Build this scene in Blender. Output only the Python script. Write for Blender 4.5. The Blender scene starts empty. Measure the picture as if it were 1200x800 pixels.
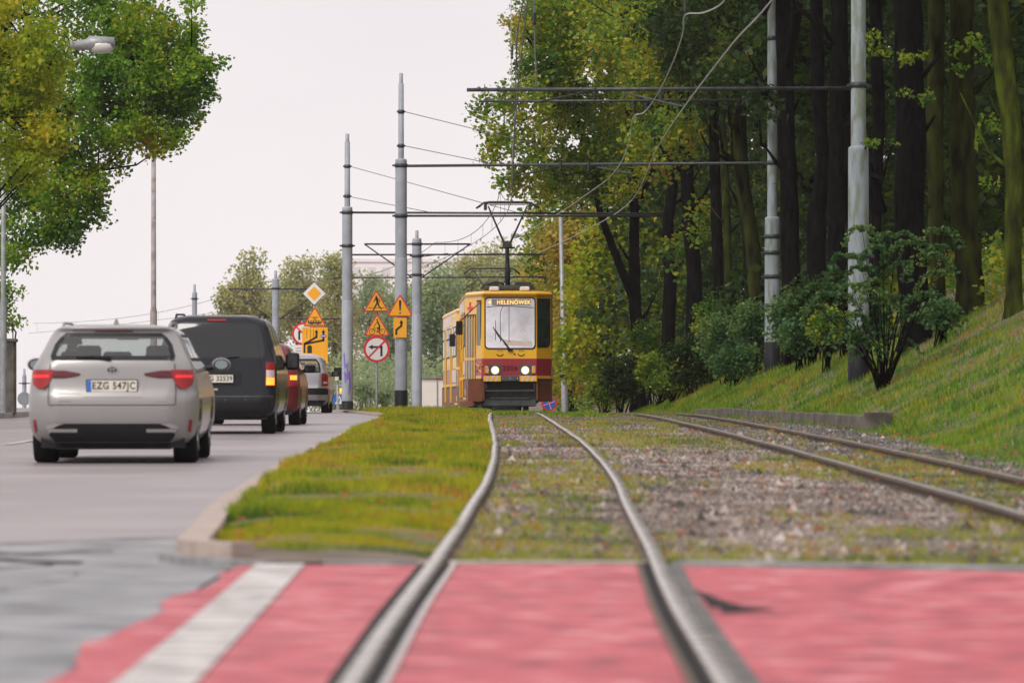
import bpy, math, random
import numpy as np
random.seed(7)
rng = np.random.default_rng(11)
scene = bpy.context.scene
COL = scene.collection
F = 5500.0; HY = 475.0
def P(px, py, D):
    return ((px-600.0)*D/F, D, (HY-py)*D/F)
R = math.radians

# ------------------------------------------------------------------ materials
MATS = {}
def mat(name, c1, c2=None, scale=4.0, rough=0.6, metal=0.0, bump=0.0, detail=4.0, spec=0.5,
        coat=0.0, emit=None, estr=0.0, bscale=None, stops=None, rvar=0.0, stretch=None):
    m = bpy.data.materials.new(name); m.use_nodes = True
    nt = m.node_tree; b = nt.nodes['Principled BSDF']
    if c2 is None: c2 = tuple(min(1, x*1.18+0.002) for x in c1); 
    tc = nt.nodes.new('ShaderNodeTexCoord')
    n = nt.nodes.new('ShaderNodeTexNoise'); n.inputs['Scale'].default_value = scale; n.inputs['Detail'].default_value = detail
    vec = tc.outputs['Object']
    if stretch:
        mp = nt.nodes.new('ShaderNodeMapping'); mp.inputs['Scale'].default_value = stretch; nt.links.new(vec, mp.inputs[0]); vec = mp.outputs[0]
    nt.links.new(vec, n.inputs['Vector'])
    r = nt.nodes.new('ShaderNodeValToRGB')
    e = r.color_ramp.elements
    e[0].position = 0.32; e[0].color = (*c1, 1); e[1].position = 0.68; e[1].color = (*c2, 1)
    if stops:
        for p, c in stops:
            q = e.new(p); q.color = (*c, 1)
    nt.links.new(n.outputs['Fac'], r.inputs['Fac']); nt.links.new(r.outputs['Color'], b.inputs['Base Color'])
    b.inputs['Roughness'].default_value = rough; b.inputs['Metallic'].default_value = metal
    b.inputs['Specular IOR Level'].default_value = spec
    b.inputs['Coat Weight'].default_value = coat; b.inputs['Coat Roughness'].default_value = 0.06
    if rvar:
        mr = nt.nodes.new('ShaderNodeMapRange'); mr.inputs['To Min'].default_value = rough-rvar; mr.inputs['To Max'].default_value = rough+rvar
        nt.links.new(n.outputs['Fac'], mr.inputs['Value']); nt.links.new(mr.outputs['Result'], b.inputs['Roughness'])
    if bump:
        n2 = nt.nodes.new('ShaderNodeTexNoise'); n2.inputs['Scale'].default_value = bscale or scale*6; n2.inputs['Detail'].default_value = 5
        nt.links.new(vec, n2.inputs['Vector'])
        bp = nt.nodes.new('ShaderNodeBump'); bp.inputs['Strength'].default_value = bump; bp.inputs['Distance'].default_value = 0.02
        nt.links.new(n2.outputs['Fac'], bp.inputs['Height']); nt.links.new(bp.outputs['Normal'], b.inputs['Normal'])
    if emit:
        b.inputs['Emission Color'].default_value = (*emit, 1); b.inputs['Emission Strength'].default_value = estr
    MATS[name] = m
    return m

def foliage(name, stops, scale=0.6, transl=0.5, islandmix=0.45, rough=0.55, con=1.5):
    """leaf material: clump colour from noise + a random shift of each leaf, some light through the leaf"""
    m = bpy.data.materials.new(name); m.use_nodes = True
    nt = m.node_tree; nt.nodes.clear()
    out = nt.nodes.new('ShaderNodeOutputMaterial')
    tc = nt.nodes.new('ShaderNodeTexCoord'); g = nt.nodes.new('ShaderNodeNewGeometry')
    n = nt.nodes.new('ShaderNodeTexNoise'); n.inputs['Scale'].default_value = scale; n.inputs['Detail'].default_value = 3
    nt.links.new(tc.outputs['Object'], n.inputs['Vector'])
    mx = nt.nodes.new('ShaderNodeMath'); mx.operation = 'MULTIPLY_ADD'
    mx.inputs[1].default_value = islandmix
    ma = nt.nodes.new('ShaderNodeMath'); ma.operation = 'MULTIPLY_ADD'; ma.inputs[1].default_value = con; ma.inputs[2].default_value = .5-con/2-islandmix/2
    nt.links.new(n.outputs['Fac'], ma.inputs[0])
    nt.links.new(g.outputs['Random Per Island'], mx.inputs[0]); nt.links.new(ma.outputs[0], mx.inputs[2])
    r = nt.nodes.new('ShaderNodeValToRGB'); e = r.color_ramp.elements
    e[0].position = stops[0][0]; e[0].color = (*stops[0][1], 1); e[1].position = stops[-1][0]; e[1].color = (*stops[-1][1], 1)
    for p, c in stops[1:-1]:
        q = e.new(p); q.color = (*c, 1)
    nt.links.new(mx.outputs[0], r.inputs['Fac'])
    b = nt.nodes.new('ShaderNodeBsdfPrincipled'); b.inputs['Roughness'].default_value = rough; b.inputs['Specular IOR Level'].default_value = 0.35
    nt.links.new(r.outputs['Color'], b.inputs['Base Color'])
    t = nt.nodes.new('ShaderNodeBsdfTranslucent'); nt.links.new(r.outputs['Color'], t.inputs['Color'])
    ms = nt.nodes.new('ShaderNodeMixShader'); ms.inputs[0].default_value = transl
    nt.links.new(b.outputs[0], ms.inputs[1]); nt.links.new(t.outputs[0], ms.inputs[2]); nt.links.new(ms.outputs[0], out.inputs[0])
    MATS[name] = m
    return m

def glass(name, tint, transp=0.5, rough=0.03):
    m = bpy.data.materials.new(name); m.use_nodes = True
    nt = m.node_tree; nt.nodes.clear(); out = nt.nodes.new('ShaderNodeOutputMaterial')
    tr = nt.nodes.new('ShaderNodeBsdfTransparent'); tr.inputs[0].default_value = (*tint, 1)
    gl = nt.nodes.new('ShaderNodeBsdfGlossy'); gl.inputs['Roughness'].default_value = rough
    tc = nt.nodes.new('ShaderNodeTexCoord'); n = nt.nodes.new('ShaderNodeTexNoise'); n.inputs['Scale'].default_value = 2
    nt.links.new(tc.outputs['Object'], n.inputs['Vector'])
    bp = nt.nodes.new('ShaderNodeBump'); bp.inputs['Strength'].default_value = .05; nt.links.new(n.outputs['Fac'], bp.inputs['Height'])
    nt.links.new(bp.outputs['Normal'], gl.inputs['Normal'])
    fr = nt.nodes.new('ShaderNodeFresnel'); fr.inputs[0].default_value = 1.5
    a = nt.nodes.new('ShaderNodeMath'); a.operation = 'ADD'; a.use_clamp = True; a.inputs[1].default_value = 1-transp-.04
    nt.links.new(fr.outputs[0], a.inputs[0])
    ms = nt.nodes.new('ShaderNodeMixShader'); nt.links.new(a.outputs[0], ms.inputs[0])
    nt.links.new(tr.outputs[0], ms.inputs[1]); nt.links.new(gl.outputs[0], ms.inputs[2]); nt.links.new(ms.outputs[0], out.inputs[0])
    MATS[name] = m
    return m
M = MATS

# ------------------------------------------------------------------ mesh helpers
class MB:
    def __init__(s): s.v = []; s.f = []; s.m = []; s.sm = []
    def add(s, vs, fs, mi=0, smooth=False):
        o = len(s.v); s.v += [tuple(map(float, p)) for p in vs]
        for f in fs: s.f.append(tuple(i+o for i in f)); s.m.append(mi); s.sm.append(smooth)
    def box(s, c, d, mi=0, rz=0.0, bev=0.0):
        cx, cy, cz = c; dx, dy, dz = d[0]/2, d[1]/2, d[2]/2
        cs, sn = math.cos(rz), math.sin(rz)
        if bev <= 0:
            vs = [(x, y, z) for z in (-dz, dz) for (x, y) in ((-dx, -dy), (dx, -dy), (dx, dy), (-dx, dy))]
            fs = [(0,3,2,1), (4,5,6,7), (0,1,5,4), (1,2,6,5), (2,3,7,6), (3,0,4,7)]
        else:
            b = min(bev, dx*.45, dy*.45, dz*.45)
            def ring(x, y, z, k):
                return [(-x+k,-y,z),(x-k,-y,z),(x,-y+k,z),(x,y-k,z),(x-k,y,z),(-x+k,y,z),(-x,y-k,z),(-x,-y+k,z)]
            vs = ring(dx-b, dy-b, -dz, b*.4)+ring(dx, dy, -dz+b, b)+ring(dx, dy, dz-b, b)+ring(dx-b, dy-b, dz, b*.4)
            fs = [tuple(range(7, -1, -1)), tuple(range(24, 32))]
            for k in range(3):
                for i in range(8):
                    j = (i+1) % 8; fs.append((k*8+i, k*8+j, k*8+8+j, k*8+8+i))
        s.add([(cx+x*cs-y*sn, cy+x*sn+y*cs, cz+z) for x, y, z in vs], fs, mi)
    def tube(s, pts, rad, n=8, mi=0, cap=True, smooth=True):
        pts = [np.array(p, float) for p in pts]
        if not hasattr(rad, '__len__'): rad = [rad]*len(pts)
        vs = []; N = len(pts); prev = None
        for i, p in enumerate(pts):
            t = pts[min(i+1, N-1)]-pts[max(i-1, 0)]; t /= (np.linalg.norm(t)+1e-9)
            if prev is None:
                a = np.array((0, 0, 1.0)) if abs(t[2]) < .9 else np.array((1.0, 0, 0)); u = np.cross(a, t)
            else: u = prev-t*np.dot(prev, t)
            u /= (np.linalg.norm(u)+1e-9); prev = u; w = np.cross(t, u)
            for k in range(n):
                a = 2*math.pi*k/n; vs.append(p+(u*math.cos(a)+w*math.sin(a))*rad[i])
        fs = []
        for i in range(N-1):
            for k in range(n):
                j = (k+1) % n; fs.append((i*n+k, i*n+j, (i+1)*n+j, (i+1)*n+k))
        s.add(vs, fs, mi, smooth)
        if cap:
            o = len(s.v)-len(vs)
            s.f.append(tuple(o+k for k in range(n-1, -1, -1))); s.m.append(mi); s.sm.append(False)
            s.f.append(tuple(o+(N-1)*n+k for k in range(n))); s.m.append(mi); s.sm.append(False)
    def lathe(s, prof, c=(0, 0, 0), n=20, axis='z', mi=0, smooth=True):
        vs = []
        for r, h in prof:
            for k in range(n):
                a = 2*math.pi*k/n; x, y = r*math.cos(a), r*math.sin(a)
                vs.append((c[0]+x, c[1]+y, c[2]+h) if axis == 'z' else ((c[0]+h, c[1]+x, c[2]+y) if axis == 'x' else (c[0]+x, c[1]+h, c[2]+y)))
        fs = [(i*n+k, i*n+(k+1) % n, (i+1)*n+(k+1) % n, (i+1)*n+k) for i in range(len(prof)-1) for k in range(n)]
        s.add(vs, fs, mi, smooth)
    def plate(s, pts, y0, y1, mi=0, mi_side=None):
        """flat polygon in x,z facing -y with thickness y0..y1"""
        n = len(pts); vs = [(x, y0, z) for x, z in pts]+[(x, y1, z) for x, z in pts]
        a = sum(pts[i][0]*pts[(i+1) % n][1]-pts[(i+1) % n][0]*pts[i][1] for i in range(n))
        s.add(vs, [tuple(range(n)) if a > 0 else tuple(range(n-1, -1, -1)), tuple(range(2*n-1, n-1, -1)) if a > 0 else tuple(range(n, 2*n))], mi)
        o = len(s.v)-2*n
        for i in range(n):
            j = (i+1) % n; s.f.append((o+i, o+n+i, o+n+j, o+j)); s.m.append(mi if mi_side is None else mi_side); s.sm.append(False)
    def build(s, name, mats, parent=None, loc=None, rz=None):
        me = bpy.data.meshes.new(name); me.from_pydata(s.v, [], s.f)
        if not isinstance(mats, (list, tuple)): mats = [mats]
        for q in mats: me.materials.append(M[q] if isinstance(q, str) else q)
        me.polygons.foreach_set('material_index', s.m); me.polygons.foreach_set('use_smooth', s.sm); me.update()
        o = bpy.data.objects.new(name, me); COL.objects.link(o)
        if parent: o.parent = parent
        if loc: o.location = loc
        if rz: o.rotation_euler.z = rz
        return o

def npmesh(name, V, k, mats, parent=None, smooth=False, mi=None):
    """V: (N*k,3) array of faces with k own vertices each"""
    n = len(V)//k
    me = bpy.data.meshes.new(name); me.vertices.add(n*k); me.vertices.foreach_set('co', V.astype(np.float32).ravel())
    me.loops.add(n*k); me.loops.foreach_set('vertex_index', np.arange(n*k, dtype=np.int32))
    me.polygons.add(n); me.polygons.foreach_set('loop_start', np.arange(0, n*k, k, dtype=np.int32))
    try: me.polygons.foreach_set('loop_total', np.full(n, k, dtype=np.int32))
    except Exception: pass
    if not isinstance(mats, (list, tuple)): mats = [mats]
    for q in mats: me.materials.append(M[q])
    me.update(calc_edges=True)
    o = bpy.data.objects.new(name, me); COL.objects.link(o)
    if parent: o.parent = parent
    return o

def tag(o, label=None, cat=None, group=None, kind=None):
    if label: o['label'] = label
    if cat: o['category'] = cat
    if group: o['group'] = group
    if kind: o['kind'] = kind
    return o
def thing(name, loc, label, cat, group=None, rz=0.0):
    o = bpy.data.objects.new(name, None); COL.objects.link(o); o.location = loc; o.rotation_euler.z = rz
    o.empty_display_size = .2
    return tag(o, label, cat, group)
def copy_tree(o, parent=None):
    c = o.copy(); COL.objects.link(c); c.parent = parent
    for ch in [q for q in bpy.data.objects if q.parent == o]: copy_tree(ch, c)
    return c
def text_mesh(body, size, mats, name, parent, loc, ext=0.002, sx=1.0, align='CENTER'):
    cu = bpy.data.curves.new('t', 'FONT'); cu.body = body; cu.size = size; cu.align_x = align; cu.align_y = 'CENTER'
    cu.extrude = ext; cu.offset = size*0.012; cu.space_character = 1.12
    to = bpy.data.objects.new('t', cu); COL.objects.link(to)
    dg = bpy.context.evaluated_depsgraph_get(); dg.update()
    me = bpy.data.meshes.new_from_object(to.evaluated_get(dg)); bpy.data.objects.remove(to); bpy.data.curves.remove(cu)
    me.materials.clear(); me.materials.append(M[mats])
    for v in me.vertices:
        x, y, z = v.co; v.co = (x*sx, -z, y)
    me.name = name
    o = bpy.data.objects.new(name, me); COL.objects.link(o); o.parent = parent; o.location = loc
    return o
def circ(cx, cz, r, n=32, rz=None, a0=0, a1=2*math.pi):
    rz = rz or r; full = abs(a1-a0-2*math.pi) < 1e-6
    return [(cx+r*math.cos(a0+(a1-a0)*i/(n if full else n-1)), cz+rz*math.sin(a0+(a1-a0)*i/(n if full else n-1))) for i in range(n)]
def stroke(mb, a, b, w, y0, y1, mi):
    dx, dz = b[0]-a[0], b[1]-a[1]; L = math.hypot(dx, dz)+1e-9; nx, nz = -dz/L*w/2, dx/L*w/2; ex, ez = dx/L*w*.25, dz/L*w*.25
    mb.plate([(a[0]-nx-ex, a[1]-nz-ez), (a[0]+nx-ex, a[1]+nz-ez), (b[0]+nx+ex, b[1]+nz+ez), (b[0]-nx+ex, b[1]-nz+ez)], y0, y1, mi)
def tri(cx, cz, s, rnd=.06):
    """rounded triangle, point up, side s, centre of base at cz"""
    h = s*.866; c = [(cx-s/2, cz), (cx+s/2, cz), (cx, cz+h)]; out = []
    for i in range(3):
        p = c[i]; q = c[(i-1) % 3]; r_ = c[(i+1) % 3]
        for t in (q, r_):
            L = math.hypot(t[0]-p[0], t[1]-p[1]); out.append((p[0]+(t[0]-p[0])*rnd*s/L, p[1]+(t[1]-p[1])*rnd*s/L))
    return out

# ------------------------------------------------------------------ noise + terrain
def hashv(i, j):
    h = np.sin(i*127.1+j*311.7)*43758.5453
    return h-np.floor(h)
def vnoise(x, y):
    x = np.asarray(x, float); y = np.asarray(y, float)
    i, j = np.floor(x), np.floor(y); u, v = x-i, y-j; u = u*u*(3-2*u); v = v*v*(3-2*v)
    return (hashv(i, j)*(1-u)+hashv(i+1, j)*u)*(1-v)+(hashv(i, j+1)*(1-u)+hashv(i+1, j+1)*u)*v
def fbm(x, y, o=4):
    s = 0; a = .5; t = 0
    for k in range(o): s = s+a*vnoise(x*2**k+17*k, y*2**k-9*k); t += a; a *= .5
    return s/t
def smooth_table(tab):
    xs = np.array([t[0] for t in tab], float); ys = np.array([t[1] for t in tab], float)
    g = np.gradient(ys, xs)
    def f(D):
        D = np.clip(np.asarray(D, float), xs[0], xs[-1]); i = np.clip(np.searchsorted(xs, D, side='right')-1, 0, len(xs)-2)
        h = xs[i+1]-xs[i]; t = (D-xs[i])/h
        return ys[i]*(2*t**3-3*t**2+1)+g[i]*h*(t**3-2*t**2+t)+ys[i+1]*(-2*t**3+3*t**2)+g[i+1]*h*(t**3-t**2)
    return f
trz = smooth_table([(0,-.77),(12.5,-.74),(21,-.70),(30,-.63),(41,-.52),(58,-.37),(70,-.285),(82,-.21),(95,-.165),(110,-.165),(128,-.22),(150,-.5),(180,-1.3),(220,-2.6),(300,-5),(450,-8),(900,-12)])
rdz = smooth_table([(0,-.80),(12.5,-.775),(21,-.745),(26,-.745),(31,-.735),(49,-.61),(70,-.43),(84,-.36),(100,-.30),(128,-.205),(145,-.20),(165,-.40),(190,-1.1),(220,-2.3),(300,-5),(450,-8),(900,-12)])
xt_near = smooth_table([(0,.0),(12.5,.07),(17,.10),(21,.155),(26,.21),(30,.245),(36,.31),(41,.33),(50,.32),(58,.28),(68,.20),(80,.12),(95,.065),(110,.03),(125,.0)])
def Xt(D):
    D = np.asarray(D, float)
    return np.where(D <= 125, xt_near(D), -(np.maximum(D, 125)-125)**2/880)
def Xr(D):
    D = np.asarray(D, float); return Xt(D)+3.03+.12*np.exp(-((D-36)/14)**2)+.24*ss(39, 27, D)
kerbx = smooth_table([(22.0,-1.58),(24,-1.66),(29.5,-1.90),(38,-2.10),(57,-2.27),(75,-2.42),(100,-2.70),(110,-3.1),(120,-3.85),(128,-4.45),(145,-5.7),(165,-7.6),(200,-12),(260,-22),(400,-60)])
embx = smooth_table([(0,6.5),(30,5.4),(45,4.95),(68,5.2),(80,4.85),(100,4.15),(125,3.6),(150,2.95),(180,1.1),(220,-3.5),(300,-18),(450,-50)])
def ss(a, b, x): t = np.clip((np.asarray(x, float)-a)/(b-a), 0, 1); return t*t*(3-2*t)
def gz(X, D, bump=True):
    X = np.asarray(X, float); D = np.asarray(D, float)
    X, D = np.broadcast_arrays(X, D)
    t = trz(D); r = rdz(D); K = kerbx(D); near = D < 22
    isl = t-.015+.035*ss(.1, .5, X-K)*ss(0, .4, Xt(D)-.5-X)
    bed = t-.05-.03*ss(.6, 1.2, X-Xt(D))
    z = np.where(X < Xt(D)-.55, isl, bed)
    s = np.maximum(X-embx(D), 0)
    h = .52*(s*s/(s+.45)); h = np.where(s > 7, .52*(49/7.45)+.12*(s-7), h)
    z = z+h*ss(24, 42, D)
    z = np.where(X < K+.14, r-.06, z)
    z = np.where(near, np.where(X < -1.2, r-.06, t-.06), z)
    z = np.where(X < -14, r-.06-.02*(-14-X), z)
    if bump: z = z+np.where((X > K+.2) & (~near), .03*(fbm(X*1.3, D*.8)-.5)*ss(0, 1, s+.3), 0)+.25*(fbm(X*.3+5, D*.3)-.5)*ss(1.0, 4, s)
    return z
def hit(px, py, d0=50, d1=260):
    for D in np.arange(d0, d1, .5):
        X = (px-600)*D/F
        if (HY-float(gz(X, D))*F/D) <= py: return X, D
    return (px-600)*d1/F, d1

# ------------------------------------------------------------------ palette
mat('asphalt', (.19,.165,.172), (.285,.25,.258), scale=.45, rough=.42, bump=.35, bscale=60, detail=8, rvar=.08)
mat('asphalt_worn', (.05,.053,.06), (.30,.30,.31), scale=2.6, rough=.42, bump=.6, bscale=40, detail=9, rvar=.12, stops=[(.46,(.16,.165,.18))])
mat('red_paint', (.26,.028,.042), (.56,.24,.25), scale=5, rough=.55, spec=.4, bump=.4, bscale=50, detail=10, rvar=.12, stops=[(.44,(.40,.055,.075)),(.36,(.22,.04,.05)),(.56,(.46,.09,.11))])
mat('white_paint', (.24,.22,.215), (.60,.575,.555), scale=5, rough=.55, bump=.3, bscale=60)
mat('kerb_stone', (.30,.24,.21), (.42,.34,.30), scale=6, rough=.8, bump=.4)
mat('kerb_grey', (.16,.16,.165), (.34,.34,.34), scale=5, rough=.75, bump=.5)
mat('road_dirt', (.05,.048,.046), (.14,.13,.125), scale=6, rough=.7, bump=.5)
mat('tar', (.010,.010,.011), (.024,.024,.025), scale=8, rough=.8, spec=.15)
mat('rail_top', (.42,.38,.35), (.60,.56,.53), scale=9, rough=.28, metal=.85, rvar=.08)
mat('rail_side', (.06,.045,.035), (.13,.08,.055), scale=14, rough=.7, bump=.3)
mat('soil', (.10,.075,.055), (.19,.15,.12), scale=3, rough=.95, bump=.8, bscale=30)
mat('stone_chip', (.15,.12,.105), (.36,.30,.27), scale=25, rough=.85)
mat('pole_grey', (.26,.285,.33), (.35,.375,.42), scale=2.5, rough=.55, bump=.1)
mat('pole_conc', (.17,.20,.21), (.29,.335,.36), scale=6, rough=.7, bump=.2, stops=[(.42,(.15,.18,.12)),(.5,(.22,.26,.28))], stretch=(1,1,.25))
mat('black_paint', (.006,.007,.009), (.014,.015,.018), scale=5, rough=.6, spec=.2)
mat('steel_dark', (.03,.035,.04), (.07,.075,.08), scale=9, rough=.5, metal=.4)
mat('wire', (.10,.10,.10), (.16,.16,.16), scale=5, rough=.5, metal=.3)
mat('wire_pale', (.32,.33,.32), (.45,.45,.43), scale=5, rough=.5)
mat('galv', (.22,.23,.24), (.33,.34,.35), scale=8, rough=.5, metal=.3)
mat('rust_pole', (.24,.22,.22), (.36,.34,.35), scale=3.5, rough=.8, stops=[(.40,(.26,.17,.14)),(.46,(.28,.26,.26))])
mat('sign_yellow', (.86,.37,.008), (.94,.44,.02), scale=1.5, rough=.4)
mat('sign_red', (.60,.018,.03), (.68,.03,.04), scale=2, rough=.4)
mat('sign_white', (.72,.70,.68), (.80,.78,.76), scale=2, rough=.45)
mat('sign_black', (.01,.01,.01), (.02,.02,.02), scale=2, rough=.5)
mat('sign_blue', (.02,.12,.50), (.03,.16,.58), scale=2, rough=.4)
mat('sign_back', (.20,.22,.24), (.30,.32,.34), scale=3, rough=.5, metal=.5)
mat('graffiti', (.16,.12,.45), (.22,.16,.55), scale=6, rough=.5)
mat('silver_paint', (.27,.262,.26), (.30,.29,.288), scale=.8, rough=.38, metal=.35, coat=.5)
mat('black_car', (.005,.008,.013), (.008,.011,.017), scale=.8, rough=.22, coat=.15, spec=.35)
mat('red_car', (.11,.006,.010), (.14,.008,.013), scale=.8, rough=.25, coat=.3)
mat('grey_paint', (.44,.43,.45), (.48,.47,.49), scale=.8, rough=.3, metal=.5, coat=.5)
mat('plastic_dark', (.007,.008,.010), (.014,.015,.017), scale=9, rough=.55, spec=.3)
mat('tyre', (.007,.007,.008), (.013,.013,.013), scale=20, rough=.9, spec=.15)
mat('alloy', (.3,.3,.32), (.4,.4,.42), scale=6, rough=.35, metal=.7)
mat('lamp_red', (.24,.002,.005), (.32,.003,.008), scale=6, rough=.35, coat=.15)
mat('lamp_dark_red', (.06,.004,.008), (.14,.006,.012), scale=6, rough=.35, coat=.15)
mat('lamp_clear', (.55,.45,.45), (.65,.55,.55), scale=6, rough=.15, coat=.8)
mat('lamp_orange_lit', (.8,.25,.03), (.8,.3,.04), scale=6, rough=.3, emit=(1,.28,.03), estr=1.6)
mat('lamp_red_lit', (.8,.02,.02), (.8,.03,.03), scale=6, rough=.3, emit=(1,.03,.02), estr=.25)
mat('headlamp_lit', (1,.8,.5), (1,.85,.6), scale=6, rough=.3, emit=(1,.76,.42), estr=16)
mat('headlamp_glow', (1,.6,.3), (1,.6,.3), scale=6, rough=.3, emit=(1,.42,.10), estr=.9)
mat('indicator_lens', (.75,.28,.05), (.85,.36,.08), scale=14, rough=.3, coat=.5)
mat('chrome', (.5,.5,.5), (.6,.6,.6), scale=5, rough=.15, metal=1)
mat('interior', (.05,.048,.045), (.09,.085,.08), scale=5, rough=.9)
mat('plate_white', (.62,.58,.50), (.70,.66,.58), scale=5, rough=.5)
mat('tram_yellow', (.84,.43,.002), (.88,.48,.004), scale=1.2, rough=.35, coat=.3)
mat('tram_red', (.30,.012,.028), (.38,.02,.038), scale=1.2, rough=.35, coat=.3)
mat('tram_brown', (.12,.035,.018), (.22,.06,.025), scale=2.5, rough=.5, stops=[(.5,(.16,.05,.02))])
mat('tram_roof', (.10,.10,.10), (.16,.16,.155), scale=3, rough=.7)
mat('tram_dark', (.010,.010,.012), (.03,.028,.028), scale=5, rough=.6)
mat('tram_bumper', (.045,.055,.065), (.085,.095,.105), scale=5, rough=.5)
mat('tram_cream', (.62,.50,.46), (.72,.60,.55), scale=2, rough=.4)
mat('tram_seatlight', (.60,.57,.55), (.70,.67,.65), scale=2, rough=.6)
mat('led_orange', (.9,.5,.1), (.9,.5,.1), scale=5, rough=.5, emit=(1,.55,.16), estr=1.0)
mat('glass_dark', (.006,.008,.010), (.010,.013,.014), scale=1, rough=.06, coat=.4, spec=.5)
mat('glass_tram_side', (.006,.020,.015), (.022,.05,.04), scale=2, rough=.10, coat=.25, spec=.4)
mat('mirror', (.22,.27,.28), (.28,.33,.34), scale=2, rough=.05, metal=1)
glass('glass_clear', (.75,.80,.78), transp=.86)
glass('glass_tint', (.50,.56,.52), transp=.80)
glass('glass_screen', (.80,.80,.82), transp=.42, rough=.05)
mat('lamp_glass', (.55,.52,.50), (.62,.60,.57), scale=3, rough=.3, coat=.5)
mat('wall_conc', (.05,.045,.035), (.15,.135,.11), scale=3, rough=.9, bump=.5)
mat('building_wall_hazed', (.78,.72,.73), (.82,.76,.77), scale=.2, rough=.9)  # close to the sky tone: haze is put into the wall colour
mat('building_glass_hazed', (.60,.58,.60), (.66,.64,.66), scale=.3, rough=.3)  # panes paled towards the wall, haze put into their colour
mat('container_white', (.72,.66,.60), (.80,.74,.68), scale=.7, rough=.6)
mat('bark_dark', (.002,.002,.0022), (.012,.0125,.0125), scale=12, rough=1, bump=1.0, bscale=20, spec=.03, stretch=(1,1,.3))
mat('bark_moss', (.004,.004,.004), (.042,.056,.009), scale=5, rough=1, bump=1.0, bscale=16, stops=[(.5,(.026,.030,.010))], spec=.03, stretch=(1,1,.3))
mat('bark_grey', (.12,.11,.09), (.20,.18,.15), scale=2, rough=.95, bump=.5)
mat('pavement', (.22,.20,.20), (.32,.30,.30), scale=2, rough=.8, bump=.4)
foliage('leaf_green', [(.12,(.045,.14,.014)),(.40,(.11,.26,.016)),(.64,(.24,.38,.02)),(.84,(.42,.40,.022)),(1,(.36,.20,.02))], scale=.55)
foliage('leaf_yellow', [(.1,(.10,.19,.012)),(.4,(.25,.35,.014)),(.68,(.44,.45,.018)),(.88,(.55,.38,.025)),(1,(.45,.20,.02))], scale=.7)
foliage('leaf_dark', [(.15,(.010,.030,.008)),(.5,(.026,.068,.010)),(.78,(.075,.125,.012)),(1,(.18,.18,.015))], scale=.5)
foliage('leaf_mixed', [(.10,(.03,.10,.018)),(.34,(.09,.21,.022)),(.56,(.24,.33,.022)),(.78,(.46,.43,.03)),(1,(.42,.20,.03))], scale=.6)
foliage('leaf_amber', [(.1,(.16,.18,.03)),(.4,(.36,.32,.04)),(.7,(.55,.40,.05)),(1,(.52,.24,.05))], scale=.5)
foliage('leaf_far_hazed', [(.1,(.20,.25,.09)),(.45,(.36,.39,.15)),(.75,(.52,.48,.18)),(1,(.58,.44,.20))], scale=.2, transl=.5)  # pale leaf tones put the distance haze into the colour
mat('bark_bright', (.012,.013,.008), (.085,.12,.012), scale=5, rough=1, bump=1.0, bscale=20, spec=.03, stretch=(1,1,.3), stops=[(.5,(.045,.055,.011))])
foliage('leaf_far_green_hazed', [(.1,(.17,.26,.13)),(.5,(.29,.38,.19)),(1,(.44,.47,.20))], scale=.2, transl=.5)  # green paled so that the haze sits in the leaf colour
foliage('leaf_blue', [(.1,(.025,.095,.03)),(.45,(.07,.17,.05)),(.75,(.18,.28,.07)),(1,(.34,.32,.08))], scale=1.2)
foliage('grass_blade', [(.02,(.06,.12,.008)),(.3,(.17,.26,.006)),(.52,(.34,.36,.006)),(.74,(.44,.38,.012)),(.9,(.38,.22,.03)),(1,(.24,.12,.03))], scale=1.1, transl=.35, islandmix=.38, con=2.8)
foliage('grass_bank', [(.05,(.035,.11,.010)),(.4,(.09,.22,.010)),(.62,(.19,.31,.012)),(.80,(.36,.34,.02)),(.92,(.34,.20,.04)),(1,(.22,.11,.03))], scale=.9, transl=.3, islandmix=.4, con=2.4)
foliage('fallen', [(.05,(.45,.08,.012)),(.4,(.50,.16,.02)),(.7,(.42,.22,.05)),(1,(.22,.12,.05))], scale=20, islandmix=1.0)
#@@SETTING
# ------------------------------------------------------------------ ground and road
def sheet(name, Xs, Ds, zf, mats, kind='structure', mask=None):
    """grid sheet; Xs may be a function of D"""
    Ds = np.asarray(Ds, float); rows = []
    for d in Ds:
        xs = np.asarray(Xs(d) if callable(Xs) else Xs, float); dd = d if np.isscalar(d) else d
        rows.append(np.stack([xs, np.full_like(xs, d), zf(xs, np.full_like(xs, d))], 1))
    V = np.concatenate(rows); n = len(rows[0]); fs = []
    for i in range(len(Ds)-1):
        for j in range(n-1):
            a = i*n+j
            if mask is None or mask(V[a, 0]/2+V[a+n+1, 0]/2, V[a, 1]/2+V[a+n+1, 1]/2): fs.append((a, a+1, a+n+1, a+n))
    mb = MB(); mb.add(V, fs, 0, True); o = mb.build(name, mats); tag(o, kind=kind); return o
Xg = np.concatenate([np.linspace(-250, -40, 15), np.linspace(-34, -6, 15), np.arange(-5, 10, .2), np.linspace(10.5, 40, 36), np.linspace(50, 250, 12)])
Dg = np.concatenate([np.arange(-6, 20, 2), np.arange(20, 60, .8), np.arange(60, 130, 1.6), np.arange(130, 260, 5), np.linspace(265, 940, 40)])
sheet('ground', Xg, Dg, lambda x, d: gz(x, d), 'soil')
def redge(d): return -1.25 if d < 21.4 else float(kerbx(d))-.02
def rleft(d): return float(smooth_table([(0,-16),(60,-12.6),(95,-11.3),(110,-11.3),(150,-12.6),(200,-20),(260,-33),(400,-75)])(d))
Dr = np.concatenate([np.arange(-5, 21, 1.5), np.arange(21, 60, 1), np.arange(60, 200, 2), np.arange(205, 330, 8)])
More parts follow.
